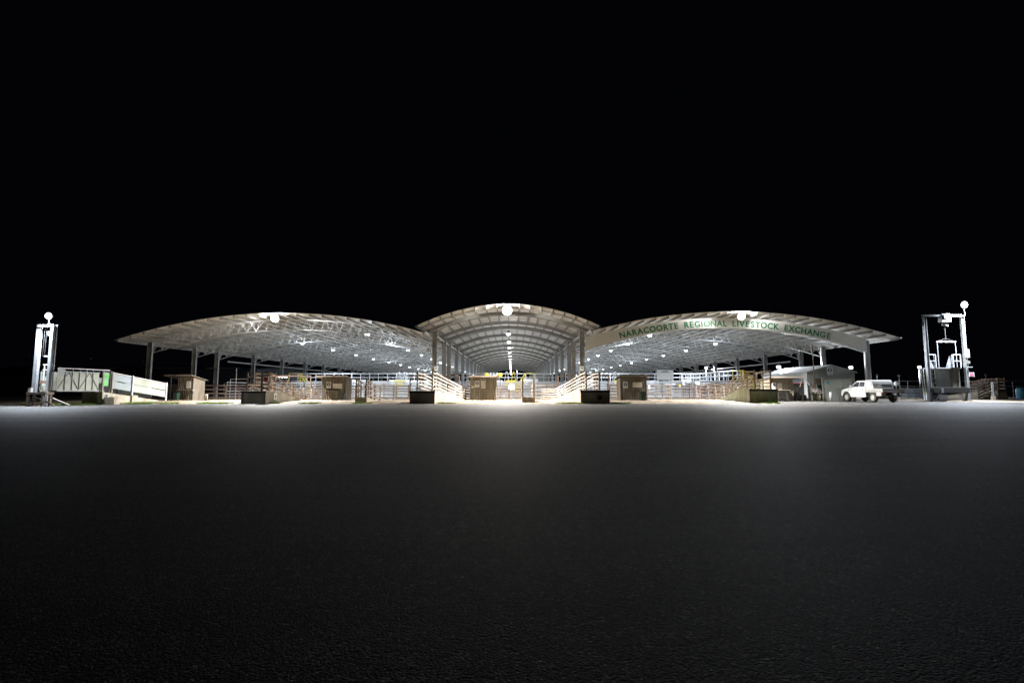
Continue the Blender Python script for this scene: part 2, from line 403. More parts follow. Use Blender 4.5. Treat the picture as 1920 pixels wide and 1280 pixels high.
def column_mesh(x, y, z0, z1, wd=0.46, fl=0.11):
    h = wd / 2
    r = [((x - h + .01, y, z0), (x - h + .01, y, z1), .02, 2 * fl), ((x + h - .01, y, z0), (x + h - .01, y, z1), .02, 2 * fl),
         ((x, y, z0), (x, y, z1), wd - .045, .02)]
    zz = z0 + 1.6
    while zz < z1 - 0.3:
        r.append(((x - h + .022, y - fl * .5, zz), (x + h - .022, y - fl * .5, zz), fl * .8, .016)); zz += 1.9
    r.append(((x - h - .05, y, z0 + .012), (x + h + .05, y, z0 + .012), 2 * fl + .1, .024))
    return many_boxes(r, 'column')
bays = [YF] + [(a + b) / 2 for a, b in zip(COLY, COLY[1:])] + [YB]

ch = Thing('livestock_shed', 'tall narrow barrel vaulted steel roof over the central laneway', 'shed roof', (XA, 49, 0))
for k in range(len(bays) - 1):
    ch.put('roof_sheet', arc_sheet(XA - 8.37, XA + 8.37, zc, bays[k] + (.002 if k else 0), bays[k + 1] - .002, 36, lift=.004 * (k % 2)), material='roof_sheet')
for i in range(17):
    x = XA + (i - 8) * 1.035
    d = 0.165
    ch.rod('purlin', (x, YF + .04, zc(x) - .05 - d / 2 - .02), (x, YB - .04, zc(x) - .05 - d / 2 - .02), .085, d, 'purlin_steel')
for y in [47.45] + [(a + b) / 2 + .15 for a, b in zip(COLY, COLY[1:])][:12]:
    ch.put('bridging', arc_beam(XA - 8.3, XA + 8.3, lambda x: zc(x) - .10, .08, y, fl=.03, tw=.01), material='purlin_steel')
for y in COLY:
    ch.put('arched_rib', arc_beam(XA - 8.2, XA + 8.2, lambda x: zc(x) - .262, .36, y), material='frame_steel')
for s in (-1, 1):
    for y in COLY:
        x = XA + s * 7.1
        ch.put('column', column_mesh(x, y, 0.05, zc(x + s * .24) - .64), material='frame_steel')
    x = XA + s * 8.42
    g = zc(XA + 8.37)
    ch.put('gutter', many_boxes([((x, YF, g - .11), (x, YB, g - .11), .16, .02), ((x - .08, YF, g - .03), (x - .08, YB, g - .03), .012, .17), ((x + .08, YF, g - .03), (x + .08, YB, g - .03), .012, .17)]), material='clean_zinc')
    # longitudinal eaves beam tying the columns
    ch.rod('eaves_beam', (XA + s * 7.1, 49.13, 6.35), (XA + s * 7.1, YB - .8, 6.35), .06, .22, 'frame_steel')

for s, side in ((-1, 'left'), (1, 'right')):
    lab = 'wide shallow vaulted steel roof left of the central one, its front open' if s < 0 else 'wide shallow vaulted steel roof with the cream name banner across its front'
    sh = Thing('livestock_shed', lab, 'shed roof', (XA + s * 20.58, 49, 0))
    xa, xb = sorted((XA + s * 7.58, XA + s * 35.66)); fz = lambda x, s=s: zs(x, s)
    for k in range(len(bays) - 1):
        sh.put('roof_sheet', arc_sheet(xa, xb, fz, bays[k] + (.002 if k else 0), bays[k + 1] - .002, 48, lift=.004 * (k % 2)), material='roof_sheet')
    n = 25
    for i in range(n):
        x = xa + .15 + (xb - xa - .3) * i / (n - 1)
        sh.rod('purlin', (x, YF + .04, fz(x) - .05 - .12), (x, YB - .04, fz(x) - .05 - .12), .075, .19, 'purlin_steel')
    for y in COLY:
        x = XA + s * 34.52
        sh.put('column', column_mesh(x, y, 0.0, fz(x + s * .24) - .25), material='frame_steel')
    ox = XA + s * 35.72; g = fz(XA + s * 35.66)
    sh.put('gutter', many_boxes([((ox, YF, g - .1), (ox, YB, g - .1), .15, .02), ((ox - .075, YF, g - .03), (ox - .075, YB, g - .03), .012, .15), ((ox + .075, YF, g - .03), (ox + .075, YB, g - .03), .012, .15)]), material='clean_zinc')
    ix = XA + s * 7.62; g = fz(ix)
    sh.put('gutter', many_boxes([((ix - .1, YF - .0, g + .03), (ix - .1, 48.6, g + .03), .012, .22), ((ix + .1, YF, g + .03), (ix + .1, 48.6, g + .03), .012, .22), ((ix, YF, g - .08), (ix, 48.6, g - .08), .21, .012)]), material='clean_zinc')
    # side girder with diagonal cable bracing
    sh.rod('side_girder', (XA + s * 34.52, 62.5, 4.5), (XA + s * 34.52, YB - 1, 4.5), .06, .15, 'purlin_steel')
    sh.pipe('brace', (XA + s * 34.52, 68.9, 4.3), (XA + s * 34.52, 77.0, 0.4), .03, 'frame_steel')
    sh.pipe('brace', (XA + s * 34.52, 77.0, 4.3), (XA + s * 34.52, 68.9, 0.4), .03, 'frame_steel')
    # triangular trusses
    x_out, x_in = XA + s * 34.24, XA + s * 7.38
    for t, y in enumerate(COLY):
        ftop = lambda x: fz(x) - .29
        fbot = lambda x: chord(x, s)
        N = 30 if t < 6 else 24
        nodes = [x_out + (x_in - x_out) * i / N for i in range(N + 1)]
        ch_r = []
        for i in range(N):
            a, b = nodes[i], nodes[i + 1]
            ch_r.append(((a, y, fbot(a)), (b, y, fbot(b)), .085, .075))
        tr = sh.put('truss', many_boxes(ch_r), material='truss_steel')
        for o in (-.3, .3):
            sh.put('top_chord', many_boxes([((a, y + o, ftop(a)), (b, y + o, ftop(b)), .06, .06) for a, b in zip(nodes, nodes[1:])]), parent=tr, material='truss_steel')
        webs = []
        for i in range(N):
            a, b = nodes[i], nodes[i + 1]; m_ = (a + b) / 2
            for o in (-.3, .3):
                webs.append(((a, y, fbot(a) + .03), (m_, y + o, ftop(m_) - .03)))
                if i % 3 != 2: webs.append(((m_, y + o, ftop(m_) - .03), (b, y, fbot(b) + .03)))
        if t < 3:
            for a, b in webs: sh.rod('web', a, b, .035, .035, 'truss_steel', parent=tr)
        else:
            sh.put('web', many_boxes([(a, b, .035, .035) for a, b in webs]), parent=tr, kind='stuff', material='truss_steel')

# name banner on the right roof
bn = Thing('name_banner', 'long curved cream banner lettered in green under the front edge of the right roof', 'banner', (XA + 20.58, 48.55, 5))
def zb_top(x): return zs(x, 1) - .27
def zb_bot(x): return chord(x, 1) - .02
x0b, x1b = XA + 7.36, XA + 34.27
npan = 4
for k in range(npan):
    a = x0b + (x1b - x0b) * k / npan + .006; b = x0b + (x1b - x0b) * (k + 1) / npan - .006
    v, f = [], []; n = 12
    for i in range(n + 1):
        x = a + (b - a) * i / n
        v += [(x, 48.56, zb_bot(x)), (x, 48.56, zb_top(x)), (x, 48.60, zb_bot(x)), (x, 48.60, zb_top(x))]
    for i in range(n):
        p, r = i * 4, i * 4 + 4
        f += [(p, r, r + 1, p + 1), (p + 2, p + 3, r + 3, r + 2), (p + 1, r + 1, r + 3, p + 3), (p, p + 2, r + 2, r)]
    e = n * 4; f += [(0, 1, 3, 2), (e, e + 2, e + 3, e + 1)]
    bn.put('banner_panel', mesh_from('banner_panel', v, f), material='banner')
words = "NARACOORTE REGIONAL LIVESTOCK EXCHANGE"
adv = {' ': .62, 'I': .36, 'L': .58, 'E': .66, 'R': .74, 'T': .66, 'S': .68, 'N': .82, 'A': .78, 'O': .88, 'C': .78, 'G': .84, 'K': .72, 'V': .74, 'X': .74, 'H': .80}
tot = sum(adv[c] for c in words)
tx0, tx1 = X(1161, 48.5, 628), X(1559, 48.5, 628); u = tx0
for c in words:
    wd = adv[c] / tot * (tx1 - tx0)
    if c != ' ':
        x = u + wd / 2; slope = math.atan(-2 * 0.0118 * (x - (XA + 20.58)))
        zc_ = zb_bot(x) * .56 + zb_top(x) * .44
        hgt = 0.80
        me = text_mesh(c, hgt, .022, .008)
        m = Matrix.Translation((x + math.sin(slope) * .28, 48.545, zc_ - .27)) @ Matrix.Rotation(-slope, 4, 'Y') @ Matrix.Rotation(math.pi / 2, 4, 'X') @ Matrix.Diagonal((.98, 1, 1, 1))
        bn.put('letter', me, m, material='green_lettering')
    u += wd

# ---------------------------------------------------------------- lamps
def bulb_mesh(): return lathe_mesh([(.02, -.20), (.13, -.17), (.21, -.09), (.235, 0)], 14, 'bulb')
def hood_mesh(): return lathe_mesh([(.26, 0), (.22, .08), (.10, .14), (.07, .26), (.03, .28)], 14, 'hood')
def bay_lamp(x, y, z, ztop, label, group, power, col=(0.80, 0.89, 1.0), cast=True):
    t = Thing('highbay_lamp', label, 'lamp', (x, y, z), group=group, local=True)
    t.put('lamp_shade', cached('hood', hood_mesh, 'lamp_housing'))
    t.put('bulb', cached('bulb', bulb_mesh, 'lamp_cool'))
    t.pipe('hanger', (0, 0, .27), (0, 0, ztop - z), .03, 'lamp_housing')
    if cast:
        t.light((0, 0, -.36), power, col, .16, spot=R(152), aim=(0, 0, -1), blend=1.0)
        t.light((0, 0, -.36), power * .065, col, .16)
ROW = [59.3, 69.5, 79.8, 89.9, 101.2, 111.5, 122, 133, 144, 155, 166, 177, 188]
for s, side in ((-1, 'left'), (1, 'right')):
    for rname, xo, rows in (('outer', 24.1, ROW), ('inner', 13.85, [48.0 + .9] + ROW)):
        for i, y in enumerate(rows):
            x = XA + s * xo
            near = min(COLY, key=lambda c: abs(c - y))
            if abs(near - y) < .55: y = near + .75
            z = 6.52 if s < 0 else 6.45
            bay_lamp(x, y, z, zs(x, s) - .05, f'{ORD[i]} lamp from the front in the {rname} row under the {side} roof', f'lamps under the {side} roof', P_BAY * (1 if y < 130 else 2), cast=(y < 115 or i % 2 == 0))
for i in range(17):
    y = 51.2 + 8.62 * i
    bay_lamp(XA + .0, y, 6.72, zc(XA) - .05, f'{ORD[i]} lamp from the front in the row down the central laneway', 'lamps down the central laneway', P_MID, col=(.92, .95, 1.0), cast=(i < 10 or i % 2 == 0))

def flood(name_label, loc, power, col, lampmat, top=None, group=None, w_=0.62, post=None, scale=1.0, spill=.006, up=.085, aim=(0, -.22, -.975), cone=145):
    t = Thing('floodlight', name_label, 'floodlight', loc, group=group, local=True)
    h = w_ * .5
    TL = Matrix.Rotation(-R(80 if post else 66), 4, 'X')      # tilted down towards the yard
    t.put('housing', lathe_mesh([(h * .92, 0), (h * .9, .06), (h * .5, .2), (h * .25, .3)], 18), Matrix.Translation((0, .05, 0)) @ TL, material='lamp_housing')
    t.put('lens', lathe_mesh([(h * .3, -.14), (h * .7, -.09), (h * .9, .0)], 18), Matrix.Translation((0, .05, -.005)) @ TL, material=lampmat)
    if top: t.rod('bracket', (0, .1, h * .5), (0, .1, top - loc[2]), .05, .03, 'lamp_housing')
    if post: t.pipe('bracket', (0, .1, post - loc[2]), (0, .1, -h * .5), .06, 'lamp_housing')
    t.light((0, -.30, -.12), power, col, .2, spot=R(cone), aim=aim, blend=1.0)
    t.light((0, -.34, -.12), power * spill, col, .22)
    if up: t.light((0, -.30, .0), power * up, col, .12, spot=R(172), aim=(0, .62, .78), blend=.5)
    return t
c = q(951, 582, 46.35); flood('big glaring floodlight at the peak of the central roof front', c, P_CENTRE, (1, .94, .86), 'lamp_warm', top=zc(c.x) - .3, w_=1.0)
c = q(515, 597, 46.35); flood('bright floodlight hung at the crown of the left roof front', c, P_SIDE, (1, .985, .955), 'lamp_warm', top=zs(c.x, -1) - .2, w_=.8)
c = q(1391, 593, 46.35); flood('bright floodlight above the banner at the crown of the right roof front', c, P_SIDE, (1, .985, .955), 'lamp_warm', top=zs(c.x, 1) - .2, w_=.8)

def pole_lamp(px, py, Y, label, power, h0=0.0, aim=(0, -.5, -.86)):
    c = q(px, py, Y)
    t = Thing('lamp_post', label, 'lamp post', (c.x, Y, h0), local=True)
    z = c.z - h0
    t.put('pole', lathe_mesh([(.07, 0), (.05, z - .12)], 10), material='galvanised')
    t.put('lamp_head', rounded_box(.5, .22, .12, .02), Matrix.Translation((0, 0, z)), material='lamp_housing')
    t.put('lens', rounded_box(.46, .02, .3, .008), Matrix.Translation((0, -.14, z - .06)), material='lamp_cool')
    t.light((0, -.4, z - .1), power * 1.6, (.88, .93, 1), .15, spot=R(150), aim=aim, blend=.8)
pole_lamp(1323.6, 689, 88, 'pole light shining behind the pens under the right roof', P_FAR)
pole_lamp(1459, 687.0, 59.0, 'light on a short post at the far low end of the tin office roof', P_FAR * 2.2, h0=3.02, aim=(.25, -.8, -.5))
pole_lamp(1594, 688, 62, 'pole light glaring at the gable corner behind the white utility', P_FAR)
pole_lamp(1722.5, 687.5, 70, 'pole light left of the right loading gantry', P_FAR)
pole_lamp(969.6, 692, 201, 'far pole light beyond the end of the central laneway', P_FAR * 2)

# ---------------------------------------------------------------- loading docks and ramps
def dock(px0, px1, Y, h, label, rail_top, skew=0.0, race=10.5, mat_c='concrete', rails=5, wood='timber', race_in=(.38, .38), sign=None, flat=2.2, drop=8.0, wood2=None, deck_lip=True):
    xl, xr = X(px0, Y, 757), X(px1, Y, 757)
    t = Thing('loading_ramp', label, 'loading ramp', ((xl + xr) / 2, Y, 0), group='loading ramps along the yard edge')
    # concrete wedge: level dock then sloping down, swung sideways by skew
    st_ = [(0, h), (flat, h), (flat + drop * .5, h * .5), (flat + drop, .06)]
    v, f = [], []
    def sk(d): return skew * max(0, (d - flat)) / drop
    for d, z in st_:
        v += [(xl + sk(d), Y + d, -.05), (xr + sk(d), Y + d, -.05), (xr + sk(d), Y + d, z), (xl + sk(d), Y + d, z)]
    for k in range(3):
        a = k * 4; b = a + 4
        for c_ in range(4): f.append((a + c_, b + c_, b + (c_ + 1) % 4, a + (c_ + 1) % 4))
    f += [(0, 1, 2, 3), (15, 14, 13, 12)]
    me = mesh_from('ramp_body', v, f); bm = bmesh.new(); bm.from_mesh(me); bmesh.ops.recalc_face_normals(bm, faces=bm.faces); bm.to_mesh(me); bm.free()
    t.put('ramp_body', me, material=mat_c)
    if deck_lip:
        t.rod('dock_bumper', (xl - .03, Y - .06, h - .09), (xr + .03, Y - .06, h - .09), .1, .16, 'rubber')
        for x in (xl + .05, xr - .05): t.rod('steel_corner', (x, Y - .035, 0), (x, Y - .035, h - .18), .09, .05, 'rusty_pipe')
    # rails on both sides
    for s_i, x0 in enumerate((xl + race_in[0], xr - race_in[1])):
        ds = [.06, 1.35, flat + .2]
        while ds[-1] < race: ds.append(ds[-1] + 1.9)
        def fl(d): return h if d < flat else max(.1, h * (1 - (d - flat) / drop))
        H = rail_top - h
        def top(d): return fl(d) + max(H * (1 - .035 * max(0, d - flat)), 1.1)
        W_ = wood if s_i == 0 or not wood2 else wood2
        for d in ds:
            x = x0 + sk(d)
            t.rod('post', (x, Y + d, max(0, fl(d) - .1)), (x, Y + d, top(d) + .02), .09, .09, 'rusty_pipe' if (ds.index(d) % 2) else wood)
        for i in range(rails):
            for a, b in zip(ds, ds[1:]):
                u_ = (i + .75) / (rails)
                if random.random() < .05: continue
                za, zb_ = fl(a) + (top(a) - fl(a)) * u_ - .03 + random.uniform(-.025, .025), fl(b) + (top(b) - fl(b)) * u_ - .03
                off = .06 if x0 < 0 else -.06
                t.rod('rail', (x0 + sk(a) + off, Y + a - .03, za), (x0 + sk(b) + off, Y + b + .03, zb_ + random.uniform(-.02, .02)), .035, random.uniform(.09, .125), random.choice((W_, W_, 'timber')))
    return t, xl, xr
tA, xl, xr = dock(452, 497.5, 39.7, 1.0, 'loading ramp with a red notice on its rail and a number 4 on its side', Z(697, 39.7), race=10.5, drop=5)
tA.box('notice', (X(492, 39.6), 39.60, Z(715, 39.6)), (X(502, 39.6), 39.64, Z(706, 39.6)), 'white_sign')
tA.box('notice_print', (X(493.5, 39.58), 39.585, Z(714, 39.6)), (X(500.5, 39.58), 39.598, Z(707.5, 39.6)), 'red_sign')
tA.rod('post', (X(491, 39.66), 39.66, 1.0), (X(491, 39.66), 39.66, Z(698, 39.6)), .08, .06, 'rusty_pipe')
tA.rod('post', (X(502.5, 39.7), 39.68, 1.0), (X(502.5, 39.7), 39.68, Z(698, 39.6)), .05, .05, 'rusty_pipe')
for py in (699, 704, 720, 727): tA.rod('rail', (X(491, 39.7), 39.70, Z(py, 39.7)), (X(502.5, 39.7), 39.70, Z(py, 39.7)), .03, .12, 'timber')
for py in (699, 708, 717): tA.rod('rail', (X(463, 39.7), 39.72, Z(py, 39.7)), (X(475, 39.7), 39.72, Z(py, 39.7)), .03, .12, 'pale_timber')
nx = xr + .012
tA.box('number_plate', (nx - .01, 41.05, .3), (nx + .008, 41.6, .82), 'white_sign')
tA.text('number', '4', (nx + .016, 41.33, .38), .45, 'black_print', rz=math.pi / 2)
tC, xl, xr = dock(768, 815, 39.7, 1.0, 'loading ramp with pale boards falling away rightward, left of the brown booth', Z(697, 39.7), skew=1.9, drop=6, race=10.5, wood='pale_timber', race_in=(.55, .22))
tE, xl, xr = dock(1089, 1143, 39.7, 1.05, 'loading ramp at the foot of the right hand centre column, its boards falling leftward', Z(697, 39.7), skew=-1.7, drop=6, race=10.5, wood='pale_timber', race_in=(.45, .75))
tE.put('tyre_buffer', lathe_mesh([(.1, -.08), (.17, -.1), (.19, 0), (.17, .1), (.1, .08)], 16), Matrix.Translation((X(1124, 39.6), 39.56, .48)) @ Matrix.Rotation(math.pi / 2, 4, 'X'), material='rubber')
tF, xl, xr = dock(1406, 1458, 41.5, 1.13, 'mossy loading ramp with weathered boards beside the tin office', Z(694, 41.5), race=11.0, drop=4.5, mat_c='mossy_concrete', race_in=(.5, .45))
def small_dock(px0, px1, Y, h, ztop, label, d_rails, wood):
    return dock(px0, px1, Y, h, label, ztop, race=d_rails, rails=4, wood=wood, race_in=(.06, .06), flat=.5, drop=3.2, deck_lip=False)
small_dock(665.5, 687, 41.6, .46, Z(710, 41.6), 'low small ramp with slanting timber rails right of the second booth', 4.0, 'timber')
small_dock(979, 1003, 42.0, .50, Z(709, 42), 'low small concrete ramp with tall side posts right of the brown booth', 3.0, 'timber')

# rusty pipe portals behind the ramps
for px0, px1, lab in ((503, 582, 'rusty pipe frame standing over the ramp with the red notice'), (768, 861, 'rusty pipe frame left of the brown booth'), (1047, 1141, 'rusty pipe frame standing by the right centre column')):
    Y = 51.2; zt = Z(704.6, Y)
    t = Thing('pipe_portal', lab, 'pipe frame', (X(px1, Y), Y, 0), group='rusty pipe frames over the ramps')
    t.pipe('crossbar', (X(px0, Y), Y, zt), (X(px1, Y), Y, zt), .08, 'rusty_pipe')
    for px in (px0, px1): t.pipe('post', (X(px, Y), Y, 0), (X(px, Y), Y, zt), .10, 'rusty_pipe')

# ---------------------------------------------------------------- front fences and gates
def fence(px0, px1, Y, zt, zb, n, label, rail='timber', post='timber', rh=.14, rt=.04, posts=None, name='yard_fence', cat='fence', group='brown fences behind the loading ramps', pipe=False, lean=0):
    x0, x1 = X(px0, Y), X(px1, Y)
    t = Thing(name, label, cat, ((x0 + x1) / 2, Y, 0), group=group)
    ps = posts if posts is not None else [px0, px1]
    for px in ps:
        x = X(px, Y)
        if pipe: t.pipe('post', (x, Y, 0), (x, Y, zt + .05), .08, post)
        else: t.rod('post', (x, Y, 0), (x, Y, zt + .08), .15, .13, post)
    for i in range(n):
        z = zb + (zt - zb) * i / (n - 1)
        j = random.uniform(-.012, .012)
        if pipe: t.pipe('rail', (x0, Y - .0, z), (x1, Y, z), rt, rail)
        else: t.rod('rail', (x0, Y - .09, z + j), (x1, Y - .09, z - j), rt, rh, rail)
    return t
FY = 52.3; ZT, ZB = 1.50, .30
fence(313, 334, 48.6, 1.50, .28, 6, 'short fence of pale boards between the race end and the first booth', 'pale_timber', 'rusty_pipe', rh=.19)
fence(379, 424, FY, ZT, ZB, 4, 'dark brown board fence right of the first booth', 'timber', 'timber', rh=.15, posts=[380, 405, 424])
fence(425, 470, FY, ZT, ZB, 6, 'faded pink pipe gate left of the ramp with the red notice', 'rusty_pipe', 'rusty_pipe', rt=.04, posts=[425, 443, 449, 469], name='yard_gate', cat='gate', pipe=True)
fence(584, 604, FY, ZT, ZB, 6, 'narrow pipe gate left of the second booth', 'rusty_pipe', 'rusty_pipe', rt=.045, name='yard_gate', cat='gate', pipe=True, posts=[584, 597])
fence(651, 666, FY, ZT, ZB, 5, 'short rusty gate right of the second booth', 'rusty_pipe', 'rusty_pipe', rt=.05, name='yard_gate', cat='gate', pipe=True)
fence(703, 741, FY, ZT, ZB, 5, 'timber fence panel right of the low small ramp with slanting rails', 'timber', 'timber', posts=[703.5, 738, 743])
fence(745, 770, FY, ZT, ZB, 5, 'timber fence panel ending at the rusty pipe frame', 'timber', 'timber', rh=.1, posts=[766])
fence(862, 884, FY, ZT, ZB, 5, 'short fence between a rusty pipe frame and the brown booth', 'rusty_pipe', 'rusty_pipe', rt=.06, pipe=True, posts=[868])
g = fence(931, 979, FY, ZT, ZB, 7, 'wide pipe gate carrying a white notice in the middle of the laneway', 'rusty_pipe', 'rusty_pipe', rt=.04, pipe=True, posts=[938, 955, 977], name='yard_gate', cat='gate')
g.box('notice', (X(953, FY), FY - .06, Z(730, FY)), (X(965, FY), FY - .04, Z(720.5, FY)), 'white_sign')
fence(1003, 1024, FY, ZT, ZB, 4, 'board fence right of the low small concrete ramp', 'pale_timber', 'rusty_pipe', posts=[1024.5])
fence(1026, 1047, FY, ZT, ZB, 5, 'short brown board fence left of the ramp by the right centre column', 'timber', 'rusty_pipe', rh=.11, posts=[1041])
fence(1143, 1165, FY, ZT, ZB, 5, 'close boarded brown fence left of the fourth booth', 'timber', 'timber', rh=.2)
g = fence(1212, 1257, FY, ZT, ZB, 4, 'brown fence right of the fourth booth with a small white notice', 'timber', 'timber', rh=.12, posts=[1213, 1254, 1258])
g.box('notice', (X(1215, FY), FY - .14, Z(729, FY)), (X(1219, FY), FY - .125, Z(722, FY)), 'white_sign')
g = fence(1259, 1298, FY, ZT, ZB, 5, 'rusty pipe gate carrying a small yellow notice', 'rusty_pipe', 'rusty_pipe', rt=.055, pipe=True, posts=[1281, 1297], name='yard_gate', cat='gate')
g.box('notice', (X(1273, FY), FY - .06, Z(724, FY)), (X(1276.5, FY), FY - .045, Z(720.5, FY)), 'yellow_paint')
g = fence(1303, 1327, FY, ZT + .05, ZB, 5, 'narrow rusty gate between two stout posts left of the mossy ramp', 'rusty_pipe', 'rusty_pipe', rh=.08, posts=[1303.5, 1312, 1327], name='yard_gate', cat='gate')
g.box('notice', (X(1304, FY), FY - .16, Z(721, FY)), (X(1311, FY), FY - .145, Z(715, FY)), 'white_sign')
fence(1327, 1404, 53.4, 1.62, .3, 5, 'long weathered board fence running behind the mossy ramp', 'timber', 'timber', rh=.16, posts=[1339, 1362, 1384, 1404])

# ---------------------------------------------------------------- white pens under the roofs
def pen_row(x0, x1, Y, zt, n, label, material='white_pipe', pitch=3.0, d=.05, group='white pipe pens under the roofs', z0=.25, name='pen_fence', pd=.07):
    t = Thing(name, label, 'pen fence', ((x0 + x1) / 2, Y, .16), group=group)
    k = max(1, round((x1 - x0) / pitch))
    for i in range(k + 1):
        x = x0 + (x1 - x0) * i / k; t.rod('post', (x, Y, .1), (x, Y, zt + .06), pd, pd, material)
    for i in range(n):
        z = z0 + (zt - z0) * i / (n - 1); t.rod('rail', (x0, Y - .04, z), (x1, Y - .04, z), d * .7, d, material)
    return t
def pen_side(x, y0, y1, zt, n, label, material='white_pipe', pitch=4.0, group='white pipe pens under the roofs'):
    t = Thing('pen_fence', label, 'pen fence', (x, (y0 + y1) / 2, .16), group=group)
    k = max(1, round((y1 - y0) / pitch))
    for i in range(k + 1):
        y = y0 + (y1 - y0) * i / k; t.rod('post', (x, y, .1), (x, y, zt + .05), .07, .07, material)
    for i in range(n):
        z = .3 + (zt - .3) * i / (n - 1); t.rod('rail', (x + .04, y0, z), (x + .04, y1, z), .035, .05, material)
rows = [(56.6, 1.75), (59.4, 1.9), (62.8, 1.9), (66.4, 2.05), (75, 2.3), (80, 2.3), (86, 2.4), (93, 2.4), (101, 2.4), (110, 2.4), (122, 2.4), (140, 2.4)]
for side, xa, xb in (('left', XA - 31.5, XA - 7.9), ('central', XA - 6.4, XA + 6.4), ('right', XA + 7.9, XA + 29)):
    for i, (y, zt) in enumerate(rows):
        m_ = 'rusty_pipe' if i == 0 else 'white_pipe'
        pen_row(xa + (1.5 if i % 2 else 0), xb, y, zt, 6, f'{ORD[i]} pen fence row from the front under the {side} roof', m_, group=f'pen rows under the {side} roof')
    nx_ = 5 if side != 'central' else 2
    for i in range(nx_ + 1):
        x = xa + (xb - xa) * i / nx_
        if side == 'central' and i == 1: continue
        pen_side(x, 57.2, 70.5, 1.9, 6, f'{ORD[i]} fence from the left running back to the walkway under the {side} roof', group=f'pen sides under the {side} roof')
        pen_side(x + .2, 73.5, 140, 2.4, 5, f'{ORD[i]} fence from the left running back beyond the walkway under the {side} roof', group=f'far pen sides under the {side} roof', pitch=6)

# raised walkway with white handrails
def walkway(x0, x1, Y, label, pitch=1.26, z_deck=2.25, z_top=3.33):
    t = Thing('raised_walkway', label, 'walkway', ((x0 + x1) / 2, Y, .16), group='raised walkways over the pens')
    t.box('deck', (x0, Y, z_deck - .1), (x1, Y + 1.1, z_deck), 'galvanised')
    for yy in (Y, Y + 1.1):
        t.pipe('top_rail', (x0, yy, z_top), (x1, yy, z_top), .075, 'white_pipe')
        t.pipe('mid_rail', (x0, yy, (z_top + z_deck) / 2), (x1, yy, (z_top + z_deck) / 2), .06, 'white_pipe')
    k = int((x1 - x0) / pitch)
    for i in range(k + 1):
        x = x0 + i * pitch
        t.rod('post', (x, Y, z_deck), (x, Y, z_top), .06, .06, 'white_pipe')
        if i % 2 == 0: t.rod('leg', (x, Y + .1, .1), (x, Y + .1, z_deck - .1), .09, .09, 'white_pipe')
    # fascia panels hanging along the deck edge, uneven as built
    x = x0 + 1
    while x < x1 - 2:
        w_ = random.uniform(1.2, 3.0)
        if random.random() < .72: t.box('side_panel', (x, Y - .06, random.uniform(1.65, 1.85)), (x + w_, Y - .03, random.uniform(2.0, 2.62)), 'white_pipe')
        x += w_ + random.uniform(.1, 1.2)
    return t
walkway(X(541, 72), XA - 7.9, 72, 'raised walkway with white handrails across the left roof pens')
walkway(XA - 6.5, XA + 6.5, 72, 'raised walkway with white handrails across the central laneway')
walkway(XA + 7.9, X(1372, 72), 72, 'raised walkway with white handrails across the right roof pens')
# second run coming forward under the right roof
t = Thing('raised_walkway', 'raised walkway coming forward to the yellow stairs under the right roof', 'walkway', (24.3, 65, .16), group='raised walkways over the pens')
for xx in (24.3, 25.4):
    t.pipe('top_rail', (xx, 56.2, 3.2), (xx, 74, 3.2), .075, 'white_pipe'); t.pipe('mid_rail', (xx, 56.2, 2.7), (xx, 74, 2.7), .06, 'white_pipe')
    for i in range(15): t.rod('post', (xx, 56.2 + 1.27 * i, 2.15), (xx, 56.2 + 1.27 * i, 3.2), .06, .06, 'white_pipe')
t.box('deck', (24.3, 56.2, 2.05), (25.4, 74, 2.15), 'galvanised')
for i in range(8): t.rod('leg', (24.4, 56.5 + 2.5 * i, .1), (24.4, 56.5 + 2.5 * i, 2.05), .09, .09, 'white_pipe')

def stairs(x, y, dx, label, z_top=2.2, zr=3.3, run=3.0, mt='yellow_paint'):
    t = Thing('stairs', label, 'stairs', (x, y, .16), group='yellow stairs up to the walkways')
    n = 9
    for i in range(n):
        u_ = i / (n - 1); xx = x + dx * run * (1 - u_); z = .3 + (z_top - .3) * u_
        t.box('tread', (xx - .15, y, z), (xx + .15, y + .8, z + .04), mt)
    for yy in (y, y + .8):
        t.rod('stringer', (x + dx * run, yy, .25), (x, yy, z_top), .05, .16, mt)
        t.rod('handrail', (x + dx * run, yy, 1.3), (x, yy, zr), .06, .06, mt)
        t.rod('handrail', (x + dx * run, yy, .85), (x, yy, zr - .5), .05, .05, mt)
        for u_ in (0, .33, .66, 1):
            xx = x + dx * run * (1 - u_)
            t.rod('baluster', (xx, yy, .3 + (z_top - .3) * u_), (xx, yy, 1.3 + (zr - 1.3) * u_), .06, .06, mt)
    t.rod('handrail', (x, y, zr), (x - dx * 1.2, y, zr), .06, .06, mt)
    t.rod('baluster', (x - dx * 1.2, y, z_top), (x - dx * 1.2, y, zr), .06, .06, mt)
stairs(X(556, 69), 69.2, 1, 'yellow stairs climbing to the left walkway behind the first ramp', run=2.0)
stairs(X(1396, 55), 55.0, 1, 'yellow stairs at the near end of the right walkway', z_top=2.1, zr=3.15, run=2.6)
stairs(X(985, 70), 70.2, -1, 'yellow stairs climbing to the central walkway', run=1.4)
